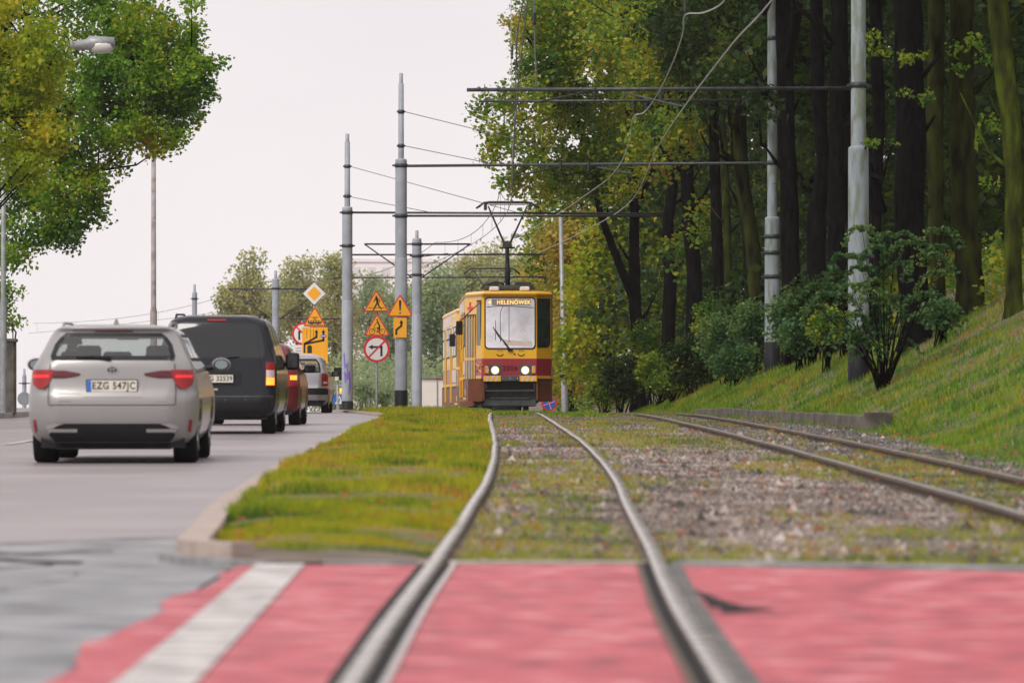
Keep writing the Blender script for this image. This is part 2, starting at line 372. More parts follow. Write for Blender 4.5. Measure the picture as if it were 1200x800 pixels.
sheet('road', lambda d: np.linspace(rleft(d), redge(d), 14), Dr, lambda x, d: rdz(d)-.0+.012*(fbm(x*.5, d*.3)-.5), 'asphalt')
def wedge(x): return 24.6+1.3*ss(-3.2, -1.7, x)+1.1*(fbm(x*1.7, 3.3)-.5)+.3*(fbm(x*9, 1.3)-.5)
mb = MB(); xs = np.linspace(-9, -1.27, 90); ts = np.concatenate([np.linspace(0, .9, 12), [.96, 1]])
V = [(x, 2+(wedge(x)-2)*t, float(rdz(2+(wedge(x)-2)*t))+.011+.004*float(fbm(x*3, t*20))) for t in ts for x in xs]
mb.add(V, [(i*90+j, i*90+j+1, (i+1)*90+j+1, (i+1)*90+j) for i in range(len(ts)-1) for j in range(89)], 0, True)
tag(mb.build('road_patch', 'asphalt_worn'), kind='structure')
# tar seams and cracks along the patch
mb = MB()
for (pts, w) in (([(x, wedge(x)+.02) for x in np.linspace(-7, -1.7, 70)], .05), ([(-1.9-.5*t+.1*math.sin(t*9), 20.5-5*t) for t in np.linspace(0, 1, 20)], .04),
                 ([(-3.2+1.2*t, 22.3+.5*math.sin(t*5)) for t in np.linspace(0, 1, 16)], .10), ([(-2.9+.9*t, 23.3+.3*math.sin(t*7+1)) for t in np.linspace(0, 1, 16)], .07), ([(-2.6+.5*t, 21.2+.3*math.sin(t*7+1)) for t in np.linspace(0, 1, 12)], .05)):
    for a, b in zip(pts[:-1], pts[1:]):
        ww = w*(.5+1.0*float(vnoise(a[0]*6, a[1]*4)))
        za = float(rdz(a[1]))+.018; zb = float(rdz(b[1]))+.018
        mb.add([(a[0], a[1]-ww, za), (b[0], b[1]-ww, zb), (b[0], b[1]+ww, zb), (a[0], a[1]+ww, za)], [(0, 1, 2, 3)])
tag(mb.build('road_seam', 'tar'), kind='structure')
# lane dashes
mb = MB()
for k in range(9):
    d0 = 22.5+k*8+14; d1 = d0+4
    mb.add([(-6.55, d0, float(rdz(d0))+.012), (-6.43, d0, float(rdz(d0))+.012), (-6.43, d1, float(rdz(d1))+.012), (-6.55, d1, float(rdz(d1))+.012)], [(0, 1, 2, 3)])
tag(mb.build('lane_marking', 'white_paint'), kind='structure')
# red cycle crossing
def dend(x): return 21.0-.42*max(0, x-.5)
def csheet(name, xa, xb, z, m, n=20, ragged=0.0, d0=6.0):
    mb = MB(); tt = np.linspace(0, 1, 120); V = []
    for t in tt:
        for j in range(n):
            s = j/(n-1); x = (xa(t) if callable(xa) else xa)*(1-s)+(xb(t) if callable(xb) else xb)*s
            d = d0+(dend(x)-d0)*t
            if ragged and j == 0: x += ragged*(float(vnoise(d*.9, 7.7))-.5)+.05*(float(vnoise(d*4, 2.7))-.5)
            V.append((x, d, float(trz(d))+z))
    mb.add(V, [(i*n+j, i*n+j+1, (i+1)*n+j+1, (i+1)*n+j) for i in range(119) for j in range(n-1)], 0, True)
    o = mb.build(name, m); return tag(o, kind='structure')
wl = lambda t: -.90-.13*t
def tx(off): return lambda t: float(Xt(6+15*t))+off
def rx(off): return lambda t: float(Xr(6+15*t))+off
csheet('cycle_crossing', lambda t: -1.34+.11*t, lambda t: tx(-.535)(t), -.012, 'red_paint', ragged=.16)
csheet('cycle_crossing', tx(-.465), tx(.465), -.012, 'red_paint')
csheet('cycle_crossing', tx(.56), rx(-.535), -.012, 'red_paint')
csheet('cycle_crossing', rx(-.465), rx(.465), -.012, 'red_paint')
csheet('cycle_crossing', rx(.535), 9.0, -.012, 'red_paint')
csheet('white_line', lambda t: wl(t)-.115, lambda t: wl(t)+.105, -.006, 'white_paint', n=4)
# worn grey rubs beside the right rail
csheet('track_border', tx(.535), tx(.60), -.007, 'road_dirt', n=3); csheet('track_border', tx(-.565), tx(-.535), -.009, 'road_dirt', n=3)
mb = MB()
for (x0, x1, d0, d1) in ((.75, .95, 16.6, 17.3), (.72, .84, 17.0, 18.5)):
    z = float(trz(d0)); mb.add([(x0, d0, z-.008), (x1, d0+.25, z-.008), (x1-.03, d0+.38, z-.008), (x0, d1, float(trz(d1))-.008)], [(0, 1, 2, 3)])
tag(mb.build('patch_mark', 'tar'), kind='structure')
def strip(mb, path, w, z0, z1, mi=0, zf=trz, jit=0):
    """ribbon with thickness along path of (x, d)"""
    n = len(path); V = []
    for i, (x, d) in enumerate(path):
        a = path[max(i-1, 0)]; b = path[min(i+1, n-1)]; L = math.hypot(b[0]-a[0], b[1]-a[1])+1e-9; nx, ny = (b[1]-a[1])/L*w/2, -(b[0]-a[0])/L*w/2
        z = float(zf(d)); j = jit*(random.random()-.5)
        for sx in (-1, 1):
            for zz in (z0, z1+j): V.append((x+sx*nx, d+sx*ny, z+zz))
    fs = []
    for i in range(n-1):
        a = i*4; b = a+4; fs += [(a+1, a+3, b+3, b+1), (a, a+1, b+1, b), (a+3, a+2, b+2, b+3)]
    fs += [(0, 2, 3, 1), ((n-1)*4, (n-1)*4+1, (n-1)*4+3, (n-1)*4+2)]
    mb.add(V, fs, mi)
mb = MB(); strip(mb, [(x, dend(x)+.14) for x in np.linspace(-.35, float(Xt(21))-.58, 5)], .2, -.2, .0)
strip(mb, [(x, dend(x)+.14) for x in np.linspace(float(Xt(21))-.44, float(Xt(21))+.44, 10)], .2, -.2, .0)
tag(mb.build('crossing_edge', 'kerb_stone'), kind='structure')
mb = MB(); strip(mb, [(x, dend(x)+.16) for x in np.linspace(float(Xt(21))+.6, 9, 40)], .22, -.2, .004)
tag(mb.build('crossing_edge', 'kerb_grey'), kind='structure')
# island kerb
mb = MB(); path = [(float(kerbx(d)), d) for d in np.concatenate([np.arange(22.2, 40, .6), np.arange(40, 128, 1.5), np.arange(128, 240, 4)])]
kz = lambda d: float(rdz(d))-.045*float(ss(96, 112, d))
strip(mb, [(-1.24, 21.62), (-1.38, 21.74), (-1.47, 21.95)]+[(x+.075, d) for x, d in path], .15, -.25, .115, zf=kz)
tag(mb.build('kerb', 'kerb_stone'), kind='structure')
mb = MB(); strip(mb, [(-1.62, 22.15), (-1.5, 21.75), (-1.3, 21.35), (-1.08, 21.12)], .10, -.2, .0)
strip(mb, [(-.85, 21.15), (-.40, 21.16)], .10, -.2, .0)
tag(mb.build('kerb', 'kerb_grey'), kind='structure')
mb = MB(); mb.add([(-1.55, 22.3, -.70), (-1.45, 21.7, -.705), (-1.0, 21.2, -.708), (-.4, 21.25, -.706), (-.45, 22.0, -.70), (-1.4, 23.1, -.69)], [(0, 1, 2, 3, 4, 5)])
tag(mb.build('paving', 'soil'), kind='structure')
# far footway on the left
Dp = np.arange(60, 200, 4)
sheet('pavement', lambda d: np.array([rleft(d)-4, rleft(d)-3, rleft(d)-.15, rleft(d), rleft(d)+.001]), Dp, lambda x, d: rdz(d)+np.where(x > -999, .12, 0)-np.array([0, 0, 0, 0, .25]), 'pavement')

# ------------------------------------------------------------------ tram tracks
def rail_mesh(Xf, off, d0, d1):
    prof = [(-.033, 0), (.033, 0), (.035, -.03), (.012, -.045), (.010, -.12), (-.010, -.12), (-.012, -.045), (-.035, -.03)]
    Ds = np.concatenate([np.arange(d0, 60, .5), np.arange(60, 130, 1.2), np.arange(130, d1, 3)])
    mb = MB(); V = []
    for d in Ds:
        x = float(Xf(d))+off; wob = .010*(float(vnoise(d*.35, off*9+3))-.5); zz = .012*(float(vnoise(d*.22, off*5+8))-.5)
        for px, pz in prof: V.append((x+px+wob, d, float(trz(d))+pz+zz))
    for i in range(len(Ds)-1):
        for k in range(8):
            j = (k+1) % 8
            mb.add([], []); mb.f.append((i*8+k, i*8+j, (i+1)*8+j, (i+1)*8+k)); mb.m.append(0 if k == 0 else 1); mb.sm.append(k == 0)
    mb.v = [tuple(map(float, v)) for v in V]
    return mb
def track(Xf, label, nm):
    o = thing('tram_track', (0, 0, 0), label, 'tram track')
    for s in (-1, 1):
        r = rail_mesh(Xf, s*.5, 5.5, 260).build('rail', ['rail_top', 'rail_side'], o)
        Ds = np.arange(5.5, 21.3, .6)
        g = MB(); strip(g, [(float(Xf(d))+s*(.5-.056), d) for d in Ds], .040, -.05, -.0105); g.build('groove', 'tar', o)
        g = MB(); strip(g, [(float(Xf(d))+s*(.5-.088), d) for d in Ds], .022, -.05, -.002); g.build('groove_lip', 'rail_top' if s < 0 else 'rail_side', o)
        g = MB(); strip(g, [(float(Xf(d))+s*(.5+.055), d) for d in Ds], .036, -.05, -.009); g.build('joint_filler', 'tar', o)
    return o
track(Xt, 'metre gauge track with glinting rails running over the red crossing up to the front tram', 'l')
track(Xr, 'empty tram track at the foot of the grass bank on the right, sunk in gravel', 'r')

# ------------------------------------------------------------------ grass, gravel, leaves
def blades(name, X, D, h, w, m, sink=.01, lean=.5):
    n = len(X); z = gz(X, D)-sink
    a = rng.uniform(0, 2*np.pi, n); la = rng.uniform(0, 2*np.pi, n); L = h*lean*rng.uniform(.1, 1, n)
    dx, dy = np.cos(a)*w/2, np.sin(a)*w/2
    V = np.empty((n, 3, 3)); V[:, 0] = np.stack([X-dx, D-dy, z], 1); V[:, 1] = np.stack([X+dx, D+dy, z], 1)
    V[:, 2] = np.stack([X+np.cos(la)*L, D+np.sin(la)*L, z+h], 1)
    o = npmesh(name, V.reshape(-1, 3), 3, m); tag(o, kind='stuff'); return o
def sampD(n, a, b, p=.6):
    u = rng.random(n); q = 1-p; return (a**q+(b**q-a**q)*u)**(1/q)
def field(n, a, b, xl, xr, p=.6):
    D = sampD(n, a, b, p); l, r = xl(D), xr(D); return l+(r-l)*rng.random(n), D
# island left of the rails
X, D = field(230000, 21.9, 128, lambda d: kerbx(d)+.15-.15*ss(24,32,d), lambda d: Xt(d)-.53, .75)
k = rng.random(len(X)) < np.clip(.25+2.2*(fbm(X*1.1, D*.6)-.2), .3, 1)*ss(0, .25, D-21.95-.5*ss(-.9,-1.5,X)-.15*fbm(X*6, 1.0*X))
X, D = X[k], D[k]; hn = fbm(X*1.7, D*.9)
hn = ss(.3, .72, hn)*(.35+.65*ss(22, 25, D)); blades('grass', X, D, rng.uniform(.4, 1.15, len(X))*(.022+.085*hn), .009*(D/40)**.7, 'grass_blade')
X, D = field(26000, 100, 190, lambda d: kerbx(d)+.15, lambda d: Xt(d)-.6, .4)
blades('grass', X, D, rng.uniform(.5, 1.1, len(X))*(.10+.10*ss(104,125,D)*(X < Xt(D)-1.2)), .02+0*D, 'grass_blade')
# between the rails and between the tracks: patches
X, D = field(190000, 21.35, 100, lambda d: Xt(d)-.44, lambda d: Xr(d)+.9, .75)
near_edge = ss(4.5, .5, D-dend(0)+.0*X)+.9*np.exp(-((D-58)/5)**2)*(X > Xt(D)+.6)*(X < Xr(D)-.6)
inner = np.abs(X-Xt(D)) < .5; big = fbm(X*.8+40, D*.09+7, 2)
dens = np.clip((fbm(X*2.6+4, D*.30+2)-.54)*7+(big-.5)*6+.45*inner, 0, .95)
dens = np.maximum(dens*ss(100, 78, D), near_edge*.9)
dens = np.maximum(dens, .75*ss(.16, .02, np.abs(np.abs(X-Xt(D))-.58))*(fbm(X*.5, D*.5+30) > .45)*(D < 80))
k = (rng.random(len(X)) < dens) & (np.abs(np.abs(X-Xt(D))-.5) > .05) & (np.abs(np.abs(X-Xr(D))-.5) > .05); X, D = X[k], D[k]
blades('grass', X, D, rng.uniform(.3, 1.1, len(X))*(.045+.03*vnoise(X*2, D)), .009*(D/40)**.7, 'grass_blade')
# moss and grass lip along the far edge of the crossing
X, D = field(30000, 21.35, 24.6, lambda d: Xt(d)-.44, lambda d: 0*d+6.5, 0)
k = (rng.random(len(X)) < ss(24.4, 21.8, D+.9*fbm(X*3, D)-.3)*np.clip((fbm(X*3+9, D*2)-.3)*4, .25, 1)) & (np.abs(np.abs(X-Xt(D))-.5) > .05) & (np.abs(np.abs(X-Xr(D))-.5) > .05); X, D = X[k], D[k]
k = D > 21.35-.42*np.maximum(0, X-.5); X, D = X[k], D[k]
blades('grass', X, D, rng.uniform(.4, 1.1, len(X))*.05, .008+0*D, 'grass_blade')
# weeds at the crest in front of the tram
X, D = field(26000, 92, 127, lambda d: Xt(d)-1.2, lambda d: Xt(d)+2.0, .3)
k = (rng.random(len(X)) < np.clip((fbm(X*2.3, D*.5+11)-.38)*4+ss(104, 118, D)*.5, .05, 1)) & (np.abs(np.abs(X-Xt(D))-.5) > .06); X, D = X[k], D[k]
blades('weeds', X, D, rng.uniform(.3, 1.1, len(X))*(.06+.10*fbm(X*1.5, D)), .03+0*D, 'grass_bank', lean=1.2)
# taller tussocks and herbs scattered on the bank
cx, cd = field(420, 40, 130, lambda d: embx(d), lambda d: embx(d)+4.5, .4)
X = np.repeat(cx, 46)+rng.normal(0, .10, 420*46); D = np.repeat(cd, 46)+rng.normal(0, .14, 420*46)
blades('tussocks', X, D, rng.uniform(.5, 1.3, len(X))*np.repeat(rng.uniform(.08, .22, 420), 46), .016*(D/60)**.6, 'grass_bank', lean=1.0)
# bank
X, D = field(250000, 30, 150, lambda d: embx(d)-.55, lambda d: embx(d)+5.2, .55)
s = X-embx(D); k = rng.random(len(X)) < np.clip(ss(-.5, .2, s)+.0, 0, 1)*np.clip(.35+2.0*(fbm(X*.9+8, D*.45)-.25), .25, 1)*ss(5.2, 3.6, s+.6*fbm(X, D*.5)); X, D = X[k], D[k]
blades('grass', X, D, rng.uniform(.4, 1.2, len(X))*(.05+.12*fbm(X*.8, D*.5+5)), .011*(D/50)**.7, 'grass_bank')
X, D = field(16000, 96, 175, lambda d: Xt(d)+.6, lambda d: embx(d)+.6, .3)
k = rng.random(len(X)) < np.clip((fbm(X*.8, D*.2+60)-.35)*4+ss(118, 135, D), .05, 1); X, D = X[k], D[k]
blades('grass', X, D, rng.uniform(.4, 1.1, len(X))*.10, .02+0*D, 'grass_bank')
# gravel
def chips(name, X, D, r, m, zoff=-.0):
    n = len(X); z = gz(X, D)+zoff
    base = np.array([(1, 0, 0), (-.5, .87, 0), (-.5, -.87, 0), (0, 0, .9)], float); tris = [(0, 1, 3), (1, 2, 3), (2, 0, 3)]
    a = rng.uniform(0, 6.28, n); J = rng.uniform(.6, 1.4, (n, 4, 3)); B = base[None]*J*r[:, None, None]
    B[:, 3, :2] += rng.uniform(-.4, .4, (n, 2))*r[:, None]
    c, s_ = np.cos(a), np.sin(a); Q = B.copy(); Q[..., 0] = B[..., 0]*c[:, None]-B[..., 1]*s_[:, None]; Q[..., 1] = B[..., 0]*s_[:, None]+B[..., 1]*c[:, None]
    Q += np.stack([X, D, z], 1)[:, None, :]
    V = Q[:, tris, :].reshape(-1, 3); o = npmesh(name, V, 3, m); tag(o, kind='stuff'); return o
foliage('chip_mat', [(.1,(.06,.05,.045)),(.4,(.145,.118,.105)),(.7,(.28,.235,.21)),(1,(.44,.38,.35))], scale=1.1, transl=0.0, islandmix=.8, rough=.8)
foliage('chip_dark', [(.1,(.04,.038,.036)),(.4,(.09,.085,.08)),(.7,(.16,.15,.145)),(1,(.26,.25,.24))], scale=1.1, transl=0.0, islandmix=.8, rough=.8)
X, D = field(110000, 21.3, 110, lambda d: Xt(d)-.45, lambda d: Xr(d)-.55, .75)
k = np.abs(np.abs(X-Xt(D))-.5) > .045; X, D = X[k], D[k]; dk = rng.random(len(X)) < ss(68, 84, D)*.9
chips('gravel', X[~dk], D[~dk], rng.uniform(.008, .022, (~dk).sum())*(D[~dk]/35)**.5, 'chip_mat', -.004)
chips('gravel', X[dk], D[dk], rng.uniform(.012, .030, dk.sum())*(D[dk]/50)**.3, 'chip_dark', -.004)
X, D = field(60000, 26, 112, lambda d: Xr(d)-.62, lambda d: embx(d)+.1, .6)
k = np.abs(np.abs(X-Xr(D))-.5) > .045; X, D = X[k], D[k]
chips('gravel', X, D, rng.uniform(.010, .026, len(X))*(D/40)**.5, 'chip_dark', -.004)
X, D = field(2600, 21.5, 70, lambda d: Xt(d)-.45, lambda d: embx(d)-.1, .7)
k = (np.abs(np.abs(X-Xt(D))-.5) > .09) & (np.abs(np.abs(X-Xr(D))-.5) > .09); X, D = X[k], D[k]
chips('loose_stones', X, D, rng.uniform(.03, .062, len(X)), 'chip_mat', -.01)
def flat_leaves(name, X, D, r, m, up=.02):
    n = len(X); z = gz(X, D)+up; a = rng.uniform(0, 6.28, n); t = rng.uniform(-.6, .6, (n, 2))
    q = np.array([(1, 0), (.1, .75), (-.9, 0), (.1, -.75)])[None]*r[:, None, None]; c, s_ = np.cos(a)[:, None], np.sin(a)[:, None]
    x = q[..., 0]*c-q[..., 1]*s_; y = q[..., 0]*s_+q[..., 1]*c
    V = np.stack([X[:, None]+x, D[:, None]+y, z[:, None]+np.abs(x*t[:, :1]+y*t[:, 1:])], 2)
    o = npmesh(name, V.reshape(-1, 3), 4, m); tag(o, kind='stuff'); return o
X, D = field(2600, 22, 110, lambda d: kerbx(d)+.2, lambda d: Xr(d)+1, .5)
flat_leaves('fallen_leaves', X, D, rng.uniform(.018, .042, len(X)), 'fallen', .035)
X, D = field(5200, 30, 130, lambda d: embx(d)-.4, lambda d: embx(d)+5, .5)
k = rng.random(len(X)) < np.clip((fbm(X*.7, D*.5+9)-.35)*4, .1, 1); X, D = X[k], D[k]
flat_leaves('fallen_leaves', X, D, rng.uniform(.02, .05, len(X)), 'fallen', .05)
# the low edge of slabs on the right
mb = MB(); n = 34; prev = None
for i in range(n):
    d = 68+i*1.0; x = float(embx(d))-.08+.02*random.random(); x1 = float(embx(d+1.0))-.08
    top = -.145+.0*i+.012*(random.random()-.5)+(.0037*i if i < 25 else .0925-.003*(i-25))
    zb = float(trz(d))-.3; h = top-zb
    mb.box(((x+x1)/2, d+.5, zb+h/2), (.09, .97, h), 0, rz=math.atan2(-(x1-x), 1.0), bev=.012)
x0 = float(embx(68)); mb.box((x0+.10, 67.95, -.24), (.42, .09, .29), 0, bev=.012)
tag(mb.build('retaining_edge', 'wall_conc'), 'low edge of upright concrete slabs holding back the foot of the grass bank', 'retaining edge')
#@@OBJ
# ------------------------------------------------------------------ trees
def leaves(name, C, rad, per, size, m, parent=None, droop=0.0, flat=.75):
    """C: cluster centres (n,3) relative to parent; a handful of folded leaves round each"""
    C = np.asarray(C, float); n = len(C)*per
    c = np.repeat(C, per, 0); rr = np.repeat(np.broadcast_to(np.asarray(rad, float), (len(C),)), per)
    v = rng.normal(size=(n, 3)); v /= np.linalg.norm(v, axis=1)[:, None]; v *= (rng.random(n)**.5*rr)[:, None]; v[:, 2] *= flat
    v[:, 2] -= droop*rng.random(n)*rr
    c = c+v
    nrm = rng.normal(size=(n, 3)); nrm[:, 2] += 1.0; nrm /= np.linalg.norm(nrm, axis=1)[:, None]
    t = rng.normal(size=(n, 3)); t -= nrm*(t*nrm).sum(1)[:, None]; t /= np.linalg.norm(t, axis=1)[:, None]; b = np.cross(nrm, t)
    s = (size*rng.uniform(.6, 1.3, n))[:, None]
    V = np.empty((n, 4, 3)); V[:, 0] = c-t*s*.5; V[:, 1] = c+b*s*.42+t*s*.08+nrm*s*.10; V[:, 2] = c+t*s*.55; V[:, 3] = c-b*s*.42+t*s*.08+nrm*s*.10
    o = npmesh(name, V.reshape(-1, 3), 4, m, parent); return o
def ell(c, r, n, shell=.35):
    v = rng.normal(size=(n, 3)); v /= np.linalg.norm(v, axis=1)[:, None]
    q = shell+(1-shell)*rng.random(n)**.6
    lump = .72+.5*fbm(v[:, 0]*2.2+c[0], v[:, 2]*2.2+v[:, 1]*1.7+c[2], 2)
    return np.asarray(c)+v*(q*lump)[:, None]*np.asarray(r)
def pell(px, py, D, rx_, ry, n, rd=None, shell=.35):
    c = P(px, py, D); a, b = rx_*D/F, ry*D/F
    return ell(c, (a, rd or a, b), n, shell)
def tree(name, label, base, trunks, crowns, m, bark='bark_dark', per=34, size=.15, crad=.5, cat='tree', group=None, twigs=30, droop=.3):
    """trunks: list of (world points, radii); crowns: cluster centre arrays"""
    b = np.array(base, float); o = thing(name, tuple(b), label, cat, group)
    mb = MB()
    for pts, rad in trunks:
        q = []; rr = []
        for i in range(len(pts)-1):
            for k in range(4):
                t = k/4; p = np.array(pts[i])*(1-t)+np.array(pts[i+1])*t; r = rad[i]*(1-t)+rad[i+1]*t
                w = .10*r; p = p+np.array((w*(random.random()-.5)*2, 0, 0)); q.append(p-b); rr.append(r*(1+.05*(random.random()-.5)))
        q.append(np.array(pts[-1])-b); rr.append(rad[-1])
        mb.tube(q, rr, 14)
    allc = np.concatenate(crowns) if crowns else None
    if allc is not None and twigs:
        tp = [np.array(p) for pts, _ in trunks for p in pts[1:]]
        for i in rng.choice(len(allc), min(twigs, len(allc)), replace=False):
            c = allc[i]; low = [p for p in tp if p[2] < c[2]+.8] or tp; s = min(low, key=lambda p: np.linalg.norm(p-c)); mid = (s*.5+c*.5)+np.array((0, 0, -.12*np.linalg.norm(c-s)))
            L = np.linalg.norm(c-s); mb.tube([s-b, mid-b, c-b], [.012+.012*L, .01+.006*L, .008], 5)
    mb.build('trunk', bark, o)
    if allc is not None: leaves('crown', allc-b, crad, per, size, m, o, droop)
    return o
def PW(px, py, D, dd=0): return P(px, py, D+dd)
# forest trees whose trunks are seen: (label, base px, base py or None, D or None, half width px at base, path [(px,py)..], bark)
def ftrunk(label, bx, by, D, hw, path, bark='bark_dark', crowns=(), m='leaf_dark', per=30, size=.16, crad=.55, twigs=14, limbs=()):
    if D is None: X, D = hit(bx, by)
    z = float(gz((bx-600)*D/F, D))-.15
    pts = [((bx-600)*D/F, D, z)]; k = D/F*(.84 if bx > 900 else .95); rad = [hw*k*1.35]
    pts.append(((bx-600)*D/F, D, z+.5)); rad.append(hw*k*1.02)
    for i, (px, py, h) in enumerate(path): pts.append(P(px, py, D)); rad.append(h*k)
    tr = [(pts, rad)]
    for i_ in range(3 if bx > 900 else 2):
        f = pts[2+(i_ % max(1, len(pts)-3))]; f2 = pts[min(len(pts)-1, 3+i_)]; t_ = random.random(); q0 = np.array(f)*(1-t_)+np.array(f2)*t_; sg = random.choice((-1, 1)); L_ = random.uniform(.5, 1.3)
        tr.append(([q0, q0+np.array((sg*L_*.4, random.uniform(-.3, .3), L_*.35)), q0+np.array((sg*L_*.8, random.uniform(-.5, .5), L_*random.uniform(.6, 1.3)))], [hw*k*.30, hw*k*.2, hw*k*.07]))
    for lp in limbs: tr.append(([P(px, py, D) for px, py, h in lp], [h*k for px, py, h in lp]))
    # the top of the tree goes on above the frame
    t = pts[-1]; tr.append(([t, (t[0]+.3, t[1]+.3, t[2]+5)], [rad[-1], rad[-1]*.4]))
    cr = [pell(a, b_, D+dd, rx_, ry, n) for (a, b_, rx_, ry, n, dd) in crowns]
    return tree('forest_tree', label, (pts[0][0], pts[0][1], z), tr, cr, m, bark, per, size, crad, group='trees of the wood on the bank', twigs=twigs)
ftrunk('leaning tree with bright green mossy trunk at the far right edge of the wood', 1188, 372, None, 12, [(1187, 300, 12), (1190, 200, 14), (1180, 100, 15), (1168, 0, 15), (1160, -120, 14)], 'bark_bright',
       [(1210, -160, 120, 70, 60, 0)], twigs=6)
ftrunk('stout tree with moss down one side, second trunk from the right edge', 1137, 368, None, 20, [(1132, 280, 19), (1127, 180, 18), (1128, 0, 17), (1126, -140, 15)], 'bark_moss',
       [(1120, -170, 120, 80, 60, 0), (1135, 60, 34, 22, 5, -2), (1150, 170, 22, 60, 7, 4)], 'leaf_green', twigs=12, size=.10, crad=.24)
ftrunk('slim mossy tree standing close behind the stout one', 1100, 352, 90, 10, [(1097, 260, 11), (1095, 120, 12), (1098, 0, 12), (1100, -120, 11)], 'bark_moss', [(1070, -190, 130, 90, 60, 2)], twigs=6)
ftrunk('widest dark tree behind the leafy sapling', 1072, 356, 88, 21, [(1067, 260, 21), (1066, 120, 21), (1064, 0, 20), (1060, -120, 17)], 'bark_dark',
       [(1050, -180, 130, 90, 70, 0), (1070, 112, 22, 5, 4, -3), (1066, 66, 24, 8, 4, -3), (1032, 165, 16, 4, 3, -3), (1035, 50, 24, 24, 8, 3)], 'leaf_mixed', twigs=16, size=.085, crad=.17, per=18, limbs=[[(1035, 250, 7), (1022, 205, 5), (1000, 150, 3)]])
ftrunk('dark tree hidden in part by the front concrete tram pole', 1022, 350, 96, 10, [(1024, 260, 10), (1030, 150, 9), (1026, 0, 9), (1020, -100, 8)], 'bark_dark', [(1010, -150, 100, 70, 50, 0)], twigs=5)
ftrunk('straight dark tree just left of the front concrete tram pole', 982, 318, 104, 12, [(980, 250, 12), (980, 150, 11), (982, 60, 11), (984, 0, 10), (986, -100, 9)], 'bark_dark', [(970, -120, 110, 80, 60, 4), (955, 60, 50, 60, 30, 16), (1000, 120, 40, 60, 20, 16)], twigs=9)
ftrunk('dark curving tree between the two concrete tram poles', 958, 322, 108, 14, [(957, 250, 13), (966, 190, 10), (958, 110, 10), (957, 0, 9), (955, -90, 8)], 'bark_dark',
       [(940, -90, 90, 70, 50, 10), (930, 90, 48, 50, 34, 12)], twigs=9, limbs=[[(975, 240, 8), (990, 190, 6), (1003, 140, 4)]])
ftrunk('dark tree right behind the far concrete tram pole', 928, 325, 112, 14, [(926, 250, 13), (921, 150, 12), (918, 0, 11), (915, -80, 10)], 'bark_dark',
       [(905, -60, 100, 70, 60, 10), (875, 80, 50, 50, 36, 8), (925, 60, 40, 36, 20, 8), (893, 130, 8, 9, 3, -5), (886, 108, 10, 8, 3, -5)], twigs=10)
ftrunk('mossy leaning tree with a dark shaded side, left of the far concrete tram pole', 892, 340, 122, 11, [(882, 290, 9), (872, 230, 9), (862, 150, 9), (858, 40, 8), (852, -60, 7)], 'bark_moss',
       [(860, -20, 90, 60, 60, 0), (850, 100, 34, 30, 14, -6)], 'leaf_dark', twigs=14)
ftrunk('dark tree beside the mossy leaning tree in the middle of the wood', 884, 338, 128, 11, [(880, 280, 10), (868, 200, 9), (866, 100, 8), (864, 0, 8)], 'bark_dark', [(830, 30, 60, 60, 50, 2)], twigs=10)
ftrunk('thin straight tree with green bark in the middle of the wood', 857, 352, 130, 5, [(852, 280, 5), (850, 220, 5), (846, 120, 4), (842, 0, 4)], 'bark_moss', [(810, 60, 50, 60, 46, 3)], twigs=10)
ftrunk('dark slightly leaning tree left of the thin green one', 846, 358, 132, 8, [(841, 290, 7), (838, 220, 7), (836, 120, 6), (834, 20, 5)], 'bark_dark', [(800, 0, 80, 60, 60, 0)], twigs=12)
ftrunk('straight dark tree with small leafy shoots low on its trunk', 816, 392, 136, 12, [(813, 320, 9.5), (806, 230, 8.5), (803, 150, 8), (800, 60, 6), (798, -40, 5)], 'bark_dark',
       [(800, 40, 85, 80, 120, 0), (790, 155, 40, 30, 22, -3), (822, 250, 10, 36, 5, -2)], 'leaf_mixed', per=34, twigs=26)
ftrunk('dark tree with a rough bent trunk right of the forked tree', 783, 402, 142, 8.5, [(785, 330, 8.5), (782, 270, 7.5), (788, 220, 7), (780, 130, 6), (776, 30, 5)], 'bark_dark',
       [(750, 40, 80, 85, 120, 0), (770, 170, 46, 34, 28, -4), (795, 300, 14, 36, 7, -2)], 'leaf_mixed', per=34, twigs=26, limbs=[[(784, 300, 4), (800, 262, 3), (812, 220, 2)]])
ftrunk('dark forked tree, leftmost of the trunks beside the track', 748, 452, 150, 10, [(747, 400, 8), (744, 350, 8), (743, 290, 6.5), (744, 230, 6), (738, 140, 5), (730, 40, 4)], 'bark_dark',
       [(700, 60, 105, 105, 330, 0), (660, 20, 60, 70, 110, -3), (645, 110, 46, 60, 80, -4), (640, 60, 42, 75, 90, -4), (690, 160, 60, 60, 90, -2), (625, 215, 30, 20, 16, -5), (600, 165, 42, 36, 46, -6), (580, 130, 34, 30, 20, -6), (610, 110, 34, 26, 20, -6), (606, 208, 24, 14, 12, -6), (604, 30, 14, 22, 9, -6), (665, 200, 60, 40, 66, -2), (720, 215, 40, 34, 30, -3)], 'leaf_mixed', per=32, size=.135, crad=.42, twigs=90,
       limbs=[[(743, 352, 6), (722, 300, 5), (704, 252, 4.5), (690, 190, 4), (670, 110, 3), (650, 30, 2.4)], [(690, 190, 3), (640, 170, 2), (590, 160, 1.1)], [(744, 250, 4), (765, 200, 3), (775, 150, 2)]])
